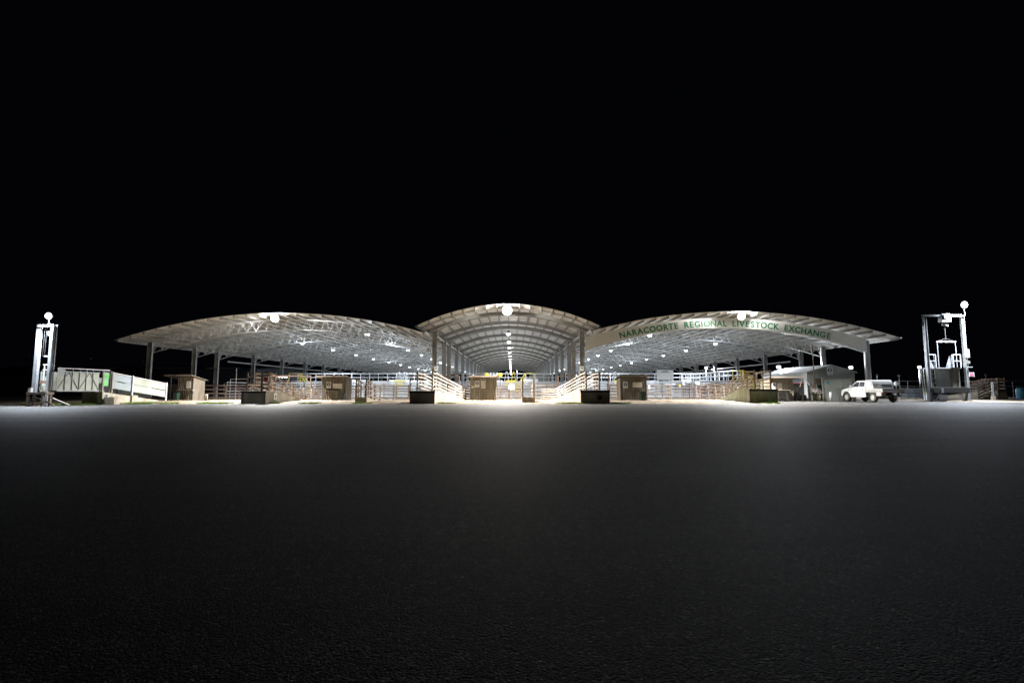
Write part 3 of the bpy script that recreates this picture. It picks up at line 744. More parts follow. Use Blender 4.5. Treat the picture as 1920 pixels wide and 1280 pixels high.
# A-frame gate hoists in the laneways
def hoist(px, Y, h, label, mt, w_=1.3):
    x = X(px, Y); t = Thing('gate_hoist', label, 'gate hoist', (x, Y, .16), group='A frame gate hoists over the pens')
    for s in (-1, 1):
        t.rod('leg', (x + s * w_ / 2, Y, .1), (x + s * .08, Y, h), .08, .08, mt)
        t.rod('leg', (x + s * w_ / 2, Y + .9, .1), (x + s * .08, Y + .9, h), .08, .08, mt)
    t.rod('crossbar', (x, Y - .1, h), (x, Y + 1.0, h), .1, .1, mt)
    t.rod('crossbar', (x - w_ * .36, Y, h * .3), (x + w_ * .36, Y, h * .3), .06, .06, mt)
hoist(950, 68, Z(696.5, 68), 'white A frame hoist left of the yellow one in the central laneway', 'white_pipe')
hoist(963, 68.4, Z(696.5, 68), 'yellow A frame hoist in the central laneway', 'yellow_paint')
hoist(746, 67.5, Z(698, 67), 'white A frame hoist behind the third ramp', 'white_pipe')
hoist(757, 69, Z(698, 69), 'second white A frame hoist, nearer the third ramp', 'white_pipe', .9)
hoist(1156, 67.5, Z(697, 67), 'white A frame hoist left of the fourth booth', 'white_pipe')
for px, lab in ((748, 'yellow slatted gate under the white A frame behind the third ramp'), (958, 'orange yellow slatted gate under the central hoists'), (1162, 'orange yellow slatted gate left of the fourth booth')):
    x = X(px, 64.8)
    t = Thing('yellow_gate', lab, 'gate', (x, 64.8, .16), group='yellow gates in the pens')
    for z in (1.9, 2.06, 2.22, 1.7): t.rod('rail', (x - .65, 64.8, z), (x + .65, 64.8, z), .05, .11, 'yellow_paint')
    for dx in (-.65, 0, .65): t.rod('upright', (x + dx, 64.85, .1), (x + dx, 64.85, 2.3), .06, .06, 'yellow_paint')
# round yellow barrel-shaped hoops behind the brown booth
for px, lab in ((912, 'yellow hoop drum above the left end of the brown booth roof'), (938, 'yellow hoop drum above the right end of the brown booth roof')):
    c = q(px, 703, 62.0)
    t = Thing('hoop_drum', lab, 'drum', (c.x, 62, .16))
    t.put('drum', lathe_mesh([(.12, -.12), (.27, -.12), (.27, .12), (.12, .12)], 18), Matrix.Translation(c) @ Matrix.Rotation(math.pi / 2, 4, 'X'), material='yellow_paint')
    t.rod('stand', (c.x, 62.2, .1), (c.x, 62.2, c.z + .1), .07, .07, 'dark_metal')
t = Thing('drum_axle', 'horizontal shaft joining the two yellow drums behind the brown booth', 'shaft', (X(925, 62), 62, .16))
t.pipe('shaft', q(914.5, 703, 62), q(935.5, 703, 62), .07, 'white_pipe')
for px in (919, 925, 931): t.rod('bracket', q(px, 703.8, 62), q(px + 1.5, 697.8, 62), .07, .07, 'white_pipe')

# white board behind the pens on the right
c = q(1231, 709, 66); t = Thing('white_board', 'big white board with a faint grey emblem behind the pens right of the fourth booth', 'sign', (c.x, 66, .16))
bx0, bx1, bz0, bz1 = X(1231.5, 66, 700), X(1262.5, 66, 700), Z(712, 66), Z(693.2, 66)
t.box('board', (bx0, 66, bz0), (bx1, 66.05, bz1), 'white_sign')
for k in (.33, .82): t.rod('leg', (bx0 + (bx1 - bx0) * k, 66.09, .1), (bx0 + (bx1 - bx0) * k, 66.09, bz1 - .1), .06, .06, 'galvanised')
zz = bz1 - .33; cx = (bx0 + bx1) / 2
t.put('emblem', mesh_from('emblem', [(cx - .62, 65.992, zz), (cx - .3, 65.992, zz + .2), (cx, 65.992, zz + .23), (cx + .3, 65.992, zz + .2), (cx + .62, 65.992, zz), (cx, 65.992, zz - .03)], [(0, 5, 1), (1, 5, 2), (2, 5, 3), (3, 5, 4)]), material='grey_print')

# ---------------------------------------------------------------- booths
def poster(t, c, w_, h, kind='ring', parent=None):
    """printed sheet facing -y at centre c (local)"""
    x, y, z = c
    p = t.box('safety_sign' if kind == 'ring' else 'notice', (x - w_ / 2, y - .012, z - h / 2), (x + w_ / 2, y, z + h / 2), 'white_sign' if kind == 'ring' else 'paper', parent=parent)
    if kind == 'ring':
        r = w_ * .38
        t.put('symbol_disc', lathe_mesh([(r, 0), (r, .006)], 20), Matrix.Translation((x, y - .0125, z + h * .12)) @ Matrix.Rotation(math.pi / 2, 4, 'X'), parent=p, material='navy_print')
        m_ = many_boxes([((x, y - .022, z + h * .12 - r * .7), (x, y - .022, z + h * .12 + r * .35), r * .42, .005), ((x - r * .42, y - .0235, z + h * .12 + r * .0), (x + r * .42, y - .0235, z + h * .12), .004, r * .16), ((x, y - .0245, z + h * .12 + r * .40), (x, y - .0245, z + h * .12 + r * .76), r * .34, .004)])
        t.put('symbol_figure', m_, parent=p, material='white_sign')
        t.put('print_line', many_boxes([((x - w_ * .36, y - .015, z - h * .36), (x + w_ * .36, y - .015, z - h * .36), .004, h * .04), ((x - w_ * .3, y - .015, z - h * .43), (x + w_ * .3, y - .015, z - h * .43), .004, h * .03)]), parent=p, material='grey_print')
    elif kind == 'lines':
        t.put('print_line', many_boxes([((x - w_ * .4, y - .0145, z + h * (.4 - .1 * i)), (x + w_ * (.4 - .12 * (i % 3)), y - .0145, z + h * (.4 - .1 * i)), .003, h * .025) for i in range(8)]), parent=p, material='grey_print')
    return p
def booth(px0, px1, Y, depth, h, label, roof=(0.15, 0.15, 0.45, 0.2), signs=(), counter=None, wall='zinc', open_left=0, taper=0, roof_tilt=-.18, base=.05):
    x0, x1 = X(px0, Y), X(px1, Y); W_ = x1 - x0
    t = Thing('tin_booth', label, 'booth', (x0, Y, base), group='tin booths along the yard', local=True)
    hb = h + roof_tilt
    t.put('front_wall', corrugated(W_, h), Matrix.Translation((0, 0, 0)), material=wall)
    t.put('back_wall', corrugated(W_, hb), Matrix.Translation((0, depth, 0)), material=wall)
    t.put('side_wall', corrugated(depth, h, z_right=hb), Matrix.Translation((.0, 0, 0)) @ Matrix.Rotation(math.pi / 2, 4, 'Z'), material=wall)
    t.put('side_wall', corrugated(depth, h, z_right=hb), Matrix.Translation((W_, 0, 0)) @ Matrix.Rotation(math.pi / 2, 4, 'Z'), material=wall)
    for x in (0, W_):
        t.rod('corner_trim', (x, -.02, 0), (x, -.02, h), .06, .03, wall)
    l, r, fr, bk = roof
    g = roof_tilt / depth
    v = [(-l, -fr, h + .03 - fr * g), (W_ + r, -fr, h + .03 - fr * g), (W_ + r, depth + bk, hb + .03 + bk * g), (-l, depth + bk, hb + .03 + bk * g)]
    v += [(a, b, c_ + .05) for a, b, c_ in v]
    rf = t.put('roof', mesh_from('roof', v, BOXF), material='zinc')
    t.rod('fascia', (-l, -fr - .015, h + .05 - fr * g), (W_ + r, -fr - .015, h + .05 - fr * g), .025, .12, 'timber', parent=rf)
    for (sx, sz, w_, hh, kd) in signs:
        poster(t, (sx * W_, -.035, sz), w_, hh, kd)
    if counter:
        c0, c1, cz, cd = counter
        t.box('counter', (c0 * W_, -cd, cz), (c1 * W_, -.02, cz + .04), 'pale_timber')
        for k in (c0 + .06, c1 - .06): t.rod('bracket', (k * W_, -cd * .8, cz), (k * W_, -.02, cz - .28), .03, .03, 'dark_metal')
    return t, x0, W_
b1, bx, W1 = booth(333.6, 361.7, 46.9, 1.75, 2.2, 'first tin booth from the left, its roof reaching out over a green bin', roof=(1.05, .16, .5, .25), signs=((.7, 1.5, .38, .62, 'lines'),), counter=(.02, 1.12, .98, .4), roof_tilt=-.3)
b1.rod('roof_post', (-.75, .1, 0), (-.75, .1, 2.15), .06, .06, 'galvanised')
b2, bx, W2 = booth(604, 649, 47.2, 1.5, 2.15, 'second tin booth from the left, with a sign disc and a wide cream notice', roof=(.5, .22, .55, .2), signs=((.27, 1.45, .42, .6, 'ring'), (.64, 1.36, .86, .48, 'plain')), counter=(.15, .75, .92, .3))
b3, bx, W3 = booth(882, 930, 47.1, 1.5, 2.15, 'dark brown tin booth standing in the middle below the central roof', roof=(.16, .16, .35, .2), signs=((.26, 1.55, .43, .6, 'ring'), (.5, 1.5, .42, .72, 'lines'), (.09, 1.28, .24, .18, 'plain')), counter=(.26, .76, .95, .12))
b3.rod('hasp', (W3 * .61, -.05, 1.45), (W3 * .61, -.05, 1.75), .06, .03, 'dark_metal')
b4, bx, W4 = booth(1163.5, 1212, 47.1, 1.6, 2.2, 'fourth tin booth from the left, with a shuttered hatch and a green bin', roof=(.2, .35, .5, .2), signs=((.19, 1.45, .42, .6, 'ring'),), counter=(.22, .75, 1.05, .4))
b4.box('hatch', (W4 * .47, -.05, 1.25), (W4 * .83, -.02, 1.72), 'paper')
b5, bx, W5 = booth(1444, 1487, 48.3, 1.8, 2.1, 'pale tin booth against the left side of the tin office', roof=(.1, .7, .4, .2), signs=((.17, 1.4, .38, .6, 'ring'), (.42, 1.3, .42, .7, 'lines')), counter=(0, .8, .98, .45), wall='zinc')
b5.put('counter_frame', many_boxes([((.5, -.4, .75), (1.5, -.4, .75), .03, .03), ((.5, -.4, .35), (1.5, -.4, .35), .03, .03), ((.55, -.4, 0), (.55, -.4, .98), .03, .03), ((1.4, -.4, 0), (1.35, -.4, .98), .03, .03)]), material='dark_metal')

def wheelie_bin(px, Y, h, label, z0=.06):
    x = X(px, Y); t = Thing('wheelie_bin', label, 'bin', (x, Y, z0), group='green wheelie bins beside the booths', local=True)
    k = h / 1.0; v = []
    for (hx, hy, z) in ((.19, .20, .05), (.25, .28, .9)):
        v += [(-hx * k, -hy * k, z * k), (hx * k, -hy * k, z * k), (hx * k, hy * k, z * k), (-hx * k, hy * k, z * k)]
    t.put('body', mesh_from('bin_body', v, BOXF), material='bin_green')
    t.put('lid', rounded_box(.56 * k, .62 * k, .07 * k, .02), Matrix.Translation((0, 0, .935 * k)), material='bin_green')
    t.pipe('handle', (-.2 * k, .34 * k, .9 * k), (.2 * k, .34 * k, .9 * k), .03, 'bin_green')
    for s in (-1, 1): t.put('wheel', lathe_mesh([(.09 * k, -.025), (.09 * k, .025)], 12), Matrix.Translation((s * .22 * k, .2 * k, .09 * k)) @ Matrix.Rotation(math.pi / 2, 4, 'Y'), material='rubber')
wheelie_bin(331.2, 46.1, .78, 'green wheelie bin under the roof of the first booth from the left')
wheelie_bin(643.5, 46.6, .72, 'dark green wheelie bin in the shade of the second booth')
wheelie_bin(1205, 46.0, .88, 'green wheelie bin in front of the fourth booth')
t = Thing('timber_stump', 'short pale timber stump on the sand right of the first booth', 'stump', (X(387, 45.6), 45.6, .05), local=True)
t.put('stump', lathe_mesh([(.14, 0), (.13, .55), (.12, .62)], 10), material='pale_timber')
t.rod('bracket', (.12, -.08, .1), (.12, -.08, .6), .05, .03, 'rusty_pipe')
t = Thing('steel_drum', 'small rusty drum at the foot of the first ramp fence', 'drum', (X(572, 49.5), 49.5, .08), local=True)
t.put('drum', lathe_mesh([(.17, 0), (.18, .02), (.17, .2), (.18, .22), (.17, .42), (.18, .44)], 14), material='rusty_pipe')
# step ladder of pipe beside first ramp
t = Thing('steel_steps', 'small grey steel steps with curved handrails beside the first ramp', 'steps', (X(540, 46), 46, .06))
for i in range(5):
    z = .2 + .2 * i; x = X(541 - i * 1.2, 46); t.box('tread', (x - .22, 46, z), (x + .22, 46.5, z + .03), 'galvanised')
for s in (-.25, .25):
    xa, xb = X(543, 46) + s, X(534, 46) + s
    t.pipe('handrail', (xa, 46, .3), (xb, 46, 1.6), .04, 'galvanised'); t.pipe('handrail', (xb, 46, 1.2), (xb, 46, 2.15), .04, 'galvanised')
    t.pipe('handrail', (xb, 46, 2.15), (xb - .5, 46, 2.2), .04, 'galvanised')

# number plate posts / pipe hoop left
t = Thing('pipe_hoop', 'thin white pipe hoop and mast rising left of the first ramp', 'pipe rail', (X(441, 53), 53, 0))
t.pipe('mast', (X(441.5, 53), 53, 0), (X(441.5, 53), 53, Z(690, 53)), .06, 'white_pipe')
t.pipe('rail', (X(430.5, 53), 53, Z(711, 53)), (X(462, 53), 53, Z(710, 53)), .05, 'white_pipe')
t.pipe('upright', (X(431, 53), 53, 0), (X(431, 53), 53, Z(711, 53)), .06, 'white_pipe')
for px, lab in ((817, 'left'), (1092, 'right')):
    x = X(px, 48.8); z = 3.1
    t = Thing('column_sign', f'small white sign high on the front centre column, {lab} one', 'sign', (x, 48.84, z), local=True)
    t.box('sign_plate', (-.17, 0, -.22), (.17, .02, .22), 'white_sign')
    t.put('symbol_disc', lathe_mesh([(.1, 0), (.1, .005)], 16), Matrix.Translation((0, -.001, .04)) @ Matrix.Rotation(math.pi / 2, 4, 'X'), material='grey_print')

# ---------------------------------------------------------------- tin office on the right
oy = 50.6; ox0, ox1, oxm = X(1512.5, oy, 700), X(1602, oy, 700), X(1557, oy, 690)
ze, za = 2.86, 3.50; yb = 59.5
t = Thing('tin_office', 'grey tin office with a white gable roof standing behind the utility', 'building', ((ox0 + ox1) / 2, oy, 0))
t.put('front_wall', corrugated(ox1 - ox0, 2.72, pitch=.16, amp=.016), Matrix.Translation((ox0, oy, 0)), material='grey_cladding')
t.put('side_wall', corrugated(yb - oy, ze - .02, pitch=.16), Matrix.Translation((ox0, oy, 0)) @ Matrix.Rotation(math.pi / 2, 4, 'Z'), material='clean_zinc')
t.put('side_wall', corrugated(yb - oy, ze - .02, pitch=.16), Matrix.Translation((ox1, oy, 0)) @ Matrix.Rotation(math.pi / 2, 4, 'Z'), material='clean_zinc')
t.put('back_wall', corrugated(ox1 - ox0, 2.8, pitch=.16), Matrix.Translation((ox0, yb, 0)), material='grey_cladding')
for i in range(6):   # weatherboards of the gable
    z0_, z1_ = 2.73 + .13 * i, 2.73 + .13 * (i + 1) - .01
    def hw(z): return (ox1 - ox0) / 2 * min(1, max(.02, (za - .03 - z) / (za - ze)))
    a, b = hw(z0_), hw(z1_)
    t.put('weatherboard', mesh_from('weatherboard', [(oxm - a, oy - .035, z0_), (oxm + a, oy - .035, z0_), (oxm + a, oy, z0_), (oxm - a, oy, z0_), (oxm - b, oy - .01, z1_), (oxm + b, oy - .01, z1_), (oxm + b, oy, z1_), (oxm - b, oy, z1_)], BOXF), material='grey_cladding')
for s, xe in ((-1, ox0 - .12), (1, ox1 + .12)):
    v = [(oxm, oy - .2, za), (xe, oy - .2, ze - .05), (xe, yb + .2, ze - .05), (oxm, yb + .2, za)]
    if s > 0: v = [v[0], v[3], v[2], v[1]]
    v += [(a, b, c_ + .04) for a, b, c_ in v]
    t.put('roof', mesh_from('roof', v, BOXF), material='clean_zinc')
    t.rod('barge_board', (oxm, oy - .22, za - .04), (xe, oy - .22, ze - .09), .03, .12, 'grey_cladding')
c = Vector((X(1556.5, oy - .1, 695), oy - .1, Z(695.5, oy)))
poster(t, (c.x, oy - .06, c.z), .56, .78, 'ring')
fr_ = t.box('window', (X(1530, oy), oy - .05, Z(720, oy)), (X(1541, oy), oy - .035, Z(709.5, oy)), 'dark_metal')
for i in range(5): t.rod('louvre', (X(1530, oy), oy - .07, Z(719 - 2 * i, oy)), (X(1541, oy), oy - .07, Z(719 - 2 * i, oy)), .02, .05, 'pale_timber', parent=fr_)
t.box('door', (X(1533, oy), oy - .05, .05), (X(1541, oy), oy - .03, Z(721.5, oy)), 'bin_green')
# noticeboard shelter
ny = 49.6; t = Thing('panelled_screen', 'translucent screen on posts with a small blue notice, behind the utility', 'screen', (X(1541, ny), ny, 0))
for px, lean in ((1542, 0), (1598, 0)): t.rod('post', (X(px + (3 if px < 1550 else 0), ny), ny, 0), (X(px, ny), ny, Z(708, ny)), .1, .1, 'pale_timber')
t.rod('top_beam', (X(1541, ny), ny - .08, Z(710.3, ny)), (X(1600, ny), ny - .08, Z(710.3, ny)), .08, .09, 'pale_timber')
for k in range(3):
    a, b = 1546 + 17.3 * k, 1546 + 17.3 * (k + 1) - .5
    t.box('panel', (X(a, ny), ny, Z(727, ny)), (X(b, ny), ny + .02, Z(712, ny)), 'cream_panel')
t.box('notice', (X(1551, ny), ny - .02, Z(720, ny)), (X(1556, ny), ny - .004, Z(714.5, ny)), 'blue_sign')
t.put('lower_sheet', corrugated(X(1582, ny) - X(1546, ny), Z(727.3, ny) - .0, pitch=.14), Matrix.Translation((X(1546, ny), ny + .02, 0)), material='grey_cladding')
t = Thing('rusty_pole', 'tall thin rusty pole in front of the tin office gable', 'pole', (X(1528, 49.8), 49.8, 0), local=True)
t.put('pole', lathe_mesh([(.055, 0), (.045, Z(644, 49.8))], 8), material='rusty_pipe')
t.box('base_plate', (-.12, -.12, 0), (.12, .12, .2), 'concrete')
t = Thing('bollard', 'white bollard in front of the tin office wall', 'bollard', (X(1557, 48.6), 48.6, 0), local=True)
t.put('post', lathe_mesh([(.10, 0), (.10, .82), (.08, .86)], 14), material='white_sign')
t = Thing('flower_tub', 'half barrel tub of pale flowers in front of the tin office', 'planter', (X(1530.5, 49), 49, 0.02), local=True)
t.put('tub', lathe_mesh([(.28, 0), (.34, .25), (.36, .5), (.31, .5), (.30, .44)], 16), material='pot')
for z, r in ((.1, .318), (.38, .362)): t.put('hoop', lathe_mesh([(r, z), (r + .004, z + .04)], 16), material='rusty_pipe')
def leaf_ball(n, cx, cy, cz, rx, rz_, size, seed):
    rnd = random.Random(seed); v, f = [], []
    for _ in range(n):
        d = Vector((rnd.gauss(0, 1), rnd.gauss(0, 1), rnd.gauss(0, 1))).normalized() * (rnd.random() ** .45)
        p = Vector((cx + d.x * rx * (1 + .35 * noise.noise(d * 3)), cy + d.y * rx, cz + d.z * rz_)); a = Vector((rnd.gauss(0, 1), rnd.gauss(0, 1), rnd.gauss(0, 1))).normalized() * size
        b = a.cross(Vector((rnd.gauss(0, 1), rnd.gauss(0, 1), rnd.gauss(0, 1)))).normalized() * size * .6
        k = len(v); v += [p - a, p + b, p + a, p - b]; f.append((k, k + 1, k + 2, k + 3))
    return mesh_from('leaves', v, f)
t.put('leaves', leaf_ball(520, 0, 0, .72, .48, .32, .05, 1), kind='stuff', material='leaf')
t.put('flowers', leaf_ball(170, 0, 0, .84, .52, .34, .045, 2), kind='stuff', material='flower')
# lean-to area: dark doorway, leaning pole, crate
t = Thing('side_shelter', 'dark open shelter between the pale booth and the tin office', 'shelter', (X(1500, 50.8), 50.8, 0))
t.box('back_panel', (X(1486, 51.2), 51.2, 0), (X(1512, 51.2), 51.24, Z(719, 51.2)), 'dark_metal')
t.box('upper_panel', (X(1486, 51.2), 51.18, Z(717.5, 51.2)), (X(1511, 51.2), 51.2, Z(709, 51.2)), 'race_panel')
t.rod('lintel', (X(1486, 51.1), 51.1, Z(718.3, 51.1)), (X(1512, 51.1), 51.1, Z(718.3, 51.1)), .08, .06, 'red_sign')
t = Thing('leaning_timber', 'dark timber prop leaning against the tin office side', 'timber prop', (X(1492, 49.4), 49.4, 0))
t.rod('prop', (X(1492, 49.4), 49.4, .05), (X(1509, 50.0), 50.2, Z(707, 50)), .09, .07, 'timber')
t.rod('prop', (X(1510, 50.2), 50.25, Z(707, 50)), (X(1519, 49.6), 49.6, Z(722, 50)), .07, .06, 'pale_timber')
t = Thing('timber_block', 'upright brown timber block beside the leaning prop', 'block', (X(1508, 49.7), 49.7, 0))
t.box('block', (X(1505.5, 49.7), 49.6, 0), (X(1511, 49.7), 49.9, .58), 'timber')

# ---------------------------------------------------------------- white utility
def utility():
    ux, uy = 31.35, 43.3           # near rear corner (left side, tray end)
    t = Thing('utility_vehicle', 'white dual cab utility with a canopy box on its tray, parked facing away', 'utility vehicle', (ux, uy, 0), local=True)
    W_ = 1.82; wr = .385; ya, yf = 1.25, 4.72
    def arch(c, r, a0=180, a1=0, n=10, z=.40): return [(c + r * math.cos(R(a0 + (a1 - a0) * i / n)), z + r * math.sin(R(a0 + (a1 - a0) * i / n))) for i in range(n + 1)]
    # lower cab body with front arch
    body = [(2.15, .52), (2.15, 1.30), (4.05, 1.28), (4.35, 1.26), (5.15, 1.14), (5.42, 1.02), (5.52, .80), (5.52, .52), (yf + .5, .50)] + arch(yf, .47, 10, 170, 10)[0:] + [(yf - .5, .50), (4.15, .42), (2.2, .42)]
    t.put('body', prism(body, 0, W_, .028), material='ute_paint')
    # cab greenhouse, narrower at the top
    bt = [(2.20, 1.29), (4.25, 1.27)]; tp = [(2.25, 1.86), (3.55, 1.88)]
    v = []
    for x, i_ in ((.03, 0), (W_ - .03, 1)):
        s = 1 if i_ == 0 else -1
        v += [(x, bt[0][0], bt[0][1]), (x, bt[1][0], bt[1][1]), (x + s * .16, tp[1][0], tp[1][1] - .03), (x + s * .2, tp[1][0] - .12, tp[1][1] + .02), (x + s * .2, tp[0][0] + .1, tp[0][1] + .02), (x + s * .16, tp[0][0], tp[0][1] - .03)]
    f = [(0, 1, 2, 3, 4, 5), (11, 10, 9, 8, 7, 6)] + [(i, i + 6, (i + 1) % 6 + 6, (i + 1) % 6) for i in range(6)]
    me = mesh_from('cab', v, f); bm = bmesh.new(); bm.from_mesh(me); bmesh.ops.recalc_face_normals(bm, faces=bm.faces); bmesh.ops.bevel(bm, geom=bm.edges[:], offset=.025, segments=2, affect='EDGES'); bm.to_mesh(me); bm.free()
    t.put('cab_roof', me, material='ute_paint')
    def side_x(z, s): 
        u_ = (z - 1.29) / (1.83 - 1.29); x = .03 + .16 * u_ - .012
        return x if s == 0 else W_ - x
    for s in (0, 1):
        for wn in ([(2.32, 1.36), (3.02, 1.35), (3.02, 1.76), (2.40, 1.77)], [(3.10, 1.35), (4.0, 1.34), (3.50, 1.76), (3.10, 1.76)]):
            o_ = .016 if s == 0 else -.016
            v = [(side_x(z, s), y, z) for y, z in wn] + [(side_x(z, s) + o_, y, z) for y, z in wn]
            me = mesh_from('side_window', v, BOXF)
            t.put('side_window', me, material='glass_dark')
        x = -.006 if s == 0 else W_ + .006; x2 = x + (.012 if s == 0 else -.012)
        for y in (2.28, 3.06, 4.06):
            t.rod('door_gap', (x, y, .50), (x, y, 1.30), .008, .014, 'dark_metal')
        for y in (2.45, 3.25): t.box('door_handle', (x - .015, y, 1.10), (x + .012, y + .16, 1.14), 'dark_metal')
        mx_ = -.16 if s == 0 else W_ + .04
        t.box('wing_mirror', (mx_, 3.92, 1.32), (mx_ + .12, 4.02, 1.48), 'ute_paint')
        for c_, nm in ((ya, 'rear'), (yf, 'front')):
            xo = -.03 if s == 0 else W_ + .03; dr = 1 if s == 0 else -1
            M_ = Matrix.Translation((xo, c_, wr)) @ Matrix.Rotation(R(90 * dr), 4, 'Y')
            wl = t.put('wheel', lathe_mesh([(.22, 0), (.33, -.005), (.375, .03), (wr, .08), (wr, .19), (.36, .24), (.2, .24)], 26), M_, material='tyre')
            t.put('rim', lathe_mesh([(.01, -.03), (.06, -.028), (.10, -.008), (.19, -.012), (.225, -.02), (.235, .01)], 20), M_, parent=wl, material='alloy')
            for k in range(6):
                a = k * math.pi / 3
                t.rod('spoke_slot', (xo + dr * -.0 , c_ + .15 * math.cos(a), wr + .15 * math.sin(a)), (xo + dr * .03, c_ + .15 * math.cos(a), wr + .15 * math.sin(a)), .05, .05, 'dark_metal', parent=wl)
    # flares
    for x in (-.035, W_ - .02):
        v, f = [], []
        ar = arch(yf, .47, 0, 180, 12); ar2 = arch(yf, .54, 0, 180, 12)
        for (y, z), (y2, z2) in zip(ar, ar2): v += [(x, y, z), (x, y2, z2), (x + .055, y2, z2), (x + .055, y, z)]
        for k in range(12):
            a = k * 4
            for c_ in range(4): f.append((a + c_, a + 4 + c_, a + 4 + (c_ + 1) % 4, a + (c_ + 1) % 4))
        t.put('wheel_arch', mesh_from('wheel_arch', v, f), material='dark_metal')
    # chassis, underbody
    t.box('chassis', (.35, .3, .48), (W_ - .35, 5.2, .62), 'dark_metal')
    t.box('axle', (.15, ya - .06, .33), (W_ - .15, ya + .06, .45), 'dark_metal')
    t.box('underbody', (.15, 2.3, .36), (W_ - .15, 4.1, .46), 'dark_metal')
    # bull bar and headlights
    t.box('bull_bar', (.1, 5.5, .5), (W_ - .1, 5.62, .95), 'dark_metal')
    for x in (.12, W_ - .42): t.box('headlight', (x, 5.40, .86), (x + .3, 5.535, 1.0), 'grey_window')
    t.pipe('aerial', (.12, 5.3, 1.05), (.12, 5.3, 1.6), .012, 'dark_metal')
    t.box('side_badge', (-.012, 4.35, 1.0), (-.002, 4.42, 1.12), 'dark_metal')
    # tray
    t.box('tray_floor', (-.02, 0, .86), (W_ + .02, 2.12, .94), 'tray_metal')
    t.box('tray_side', (-.05, .02, .945), (-.015, 2.1, 1.17), 'tray_metal'); t.box('tray_side', (W_ + .015, .02, .945), (W_ + .05, 2.1, 1.17), 'tray_metal')
    tg = t.box('tailgate', (-.05, -.035, .945), (W_ + .05, 0, 1.17), 'tray_metal')
    for z in (1.0, 1.07, 1.14): t.rod('tailgate_rib', (0, -.045, z), (W_, -.045, z), .015, .02, 'tray_metal', parent=tg)
    for x in (.02, W_ - .34): t.box('tail_light', (x, -.05, .80), (x + .32, -.02, .90), 'tail_red')
    t.box('number_plate', (W_ * .4, -.06, .74), (W_ * .6, -.045, .84), 'white_sign')
    t.box('toolbox', (-.01, .2, .55), (.4, .82, .855), 'tray_metal', label='cream underbody toolbox')
    t.box('mudguard', (.0, .84, .70), (.32, 1.7, .83), 'dark_metal')
    t.box('rear_bar', (.3, -.05, .50), (W_ - .3, .02, .6), 'dark_metal'); t.pipe('tow_hitch', (W_ / 2, -.25, .45), (W_ / 2, .05, .5), .07, 'alloy')
    for y in (.25, .6, .95): t.box('tie_down', (-.058, y, .96), (-.052, y + .1, .99), 'dark_metal')
    # canopy box with sloping rear, lift-up doors
    cn = [(1.08, .945), (1.24, 1.62), (1.34, 1.86), (1.46, 1.93), (2.06, 1.93), (2.12, 1.86), (2.12, .945)]
    t.put('canopy', prism(cn, .0, W_, .03), material='ute_paint')
    for s, x in ((0, -.012), (1, W_ - .002)):
        d = [(1.22, .99), (1.36, 1.60), (1.42, 1.80), (2.04, 1.80), (2.04, .99)]
        t.put('canopy_door', prism(d, x, x + .014), material='ute_paint')
        t.put('door_seal', prism([(1.195, .965), (1.335, 1.61), (1.40, 1.83), (2.065, 1.83), (2.065, .965)], x + (.002 if s == 0 else -.001), x + (.013 if s == 0 else .011)), material='dark_metal')
        t.box('latch', (x - .015, 1.55, 1.06), (x + .0, 1.65, 1.12), 'dark_metal')
    # rear window of the canopy
    def ry(z): return 1.08 + (z - .945) * (.16 / .675) - .012
    v = [(W_ * .42, ry(1.27), 1.27), (W_ * .92, ry(1.27), 1.27), (W_ * .90, ry(1.55), 1.55), (W_ * .44, ry(1.55), 1.55)]
    v += [(a, b + .016, c_) for a, b, c_ in v]
    t.put('rear_window', mesh_from('rear_window', v, BOXF), material='grey_window')
    v = [(.04, ry(1.05), 1.05), (W_ * .34, ry(1.05), 1.05), (W_ * .34, ry(1.66), 1.66), (.06, ry(1.66), 1.66)]
    v += [(a, b + .014, c_) for a, b, c_ in v]; t.put('rear_panel', mesh_from('rear_panel', v, BOXF), material='ute_paint')
    t.rod('rear_seam', (W_ * .37, ry(1.02) - .004, 1.02), (W_ * .37, ry(1.6) - .004, 1.6), .012, .012, 'dark_metal')
    t.rod('roof_rail', (.25, 1.5, 1.955), (.25, 2.08, 1.955), .03, .03, 'dark_metal')
    return t
utility()
t = Thing('plastic_drum', 'white plastic drum on a stand just right of the utility tray', 'drum', (X(1683, 44.5), 44.6, 0), local=True)
t.put('drum', rounded_box(.3, .3, .32, .06), Matrix.Translation((0, 0, Z(719, 44.6))), material='white_sign')
t.pipe('stand', (0, 0, 0), (0, 0, Z(722, 44.6)), .06, 'galvanised')

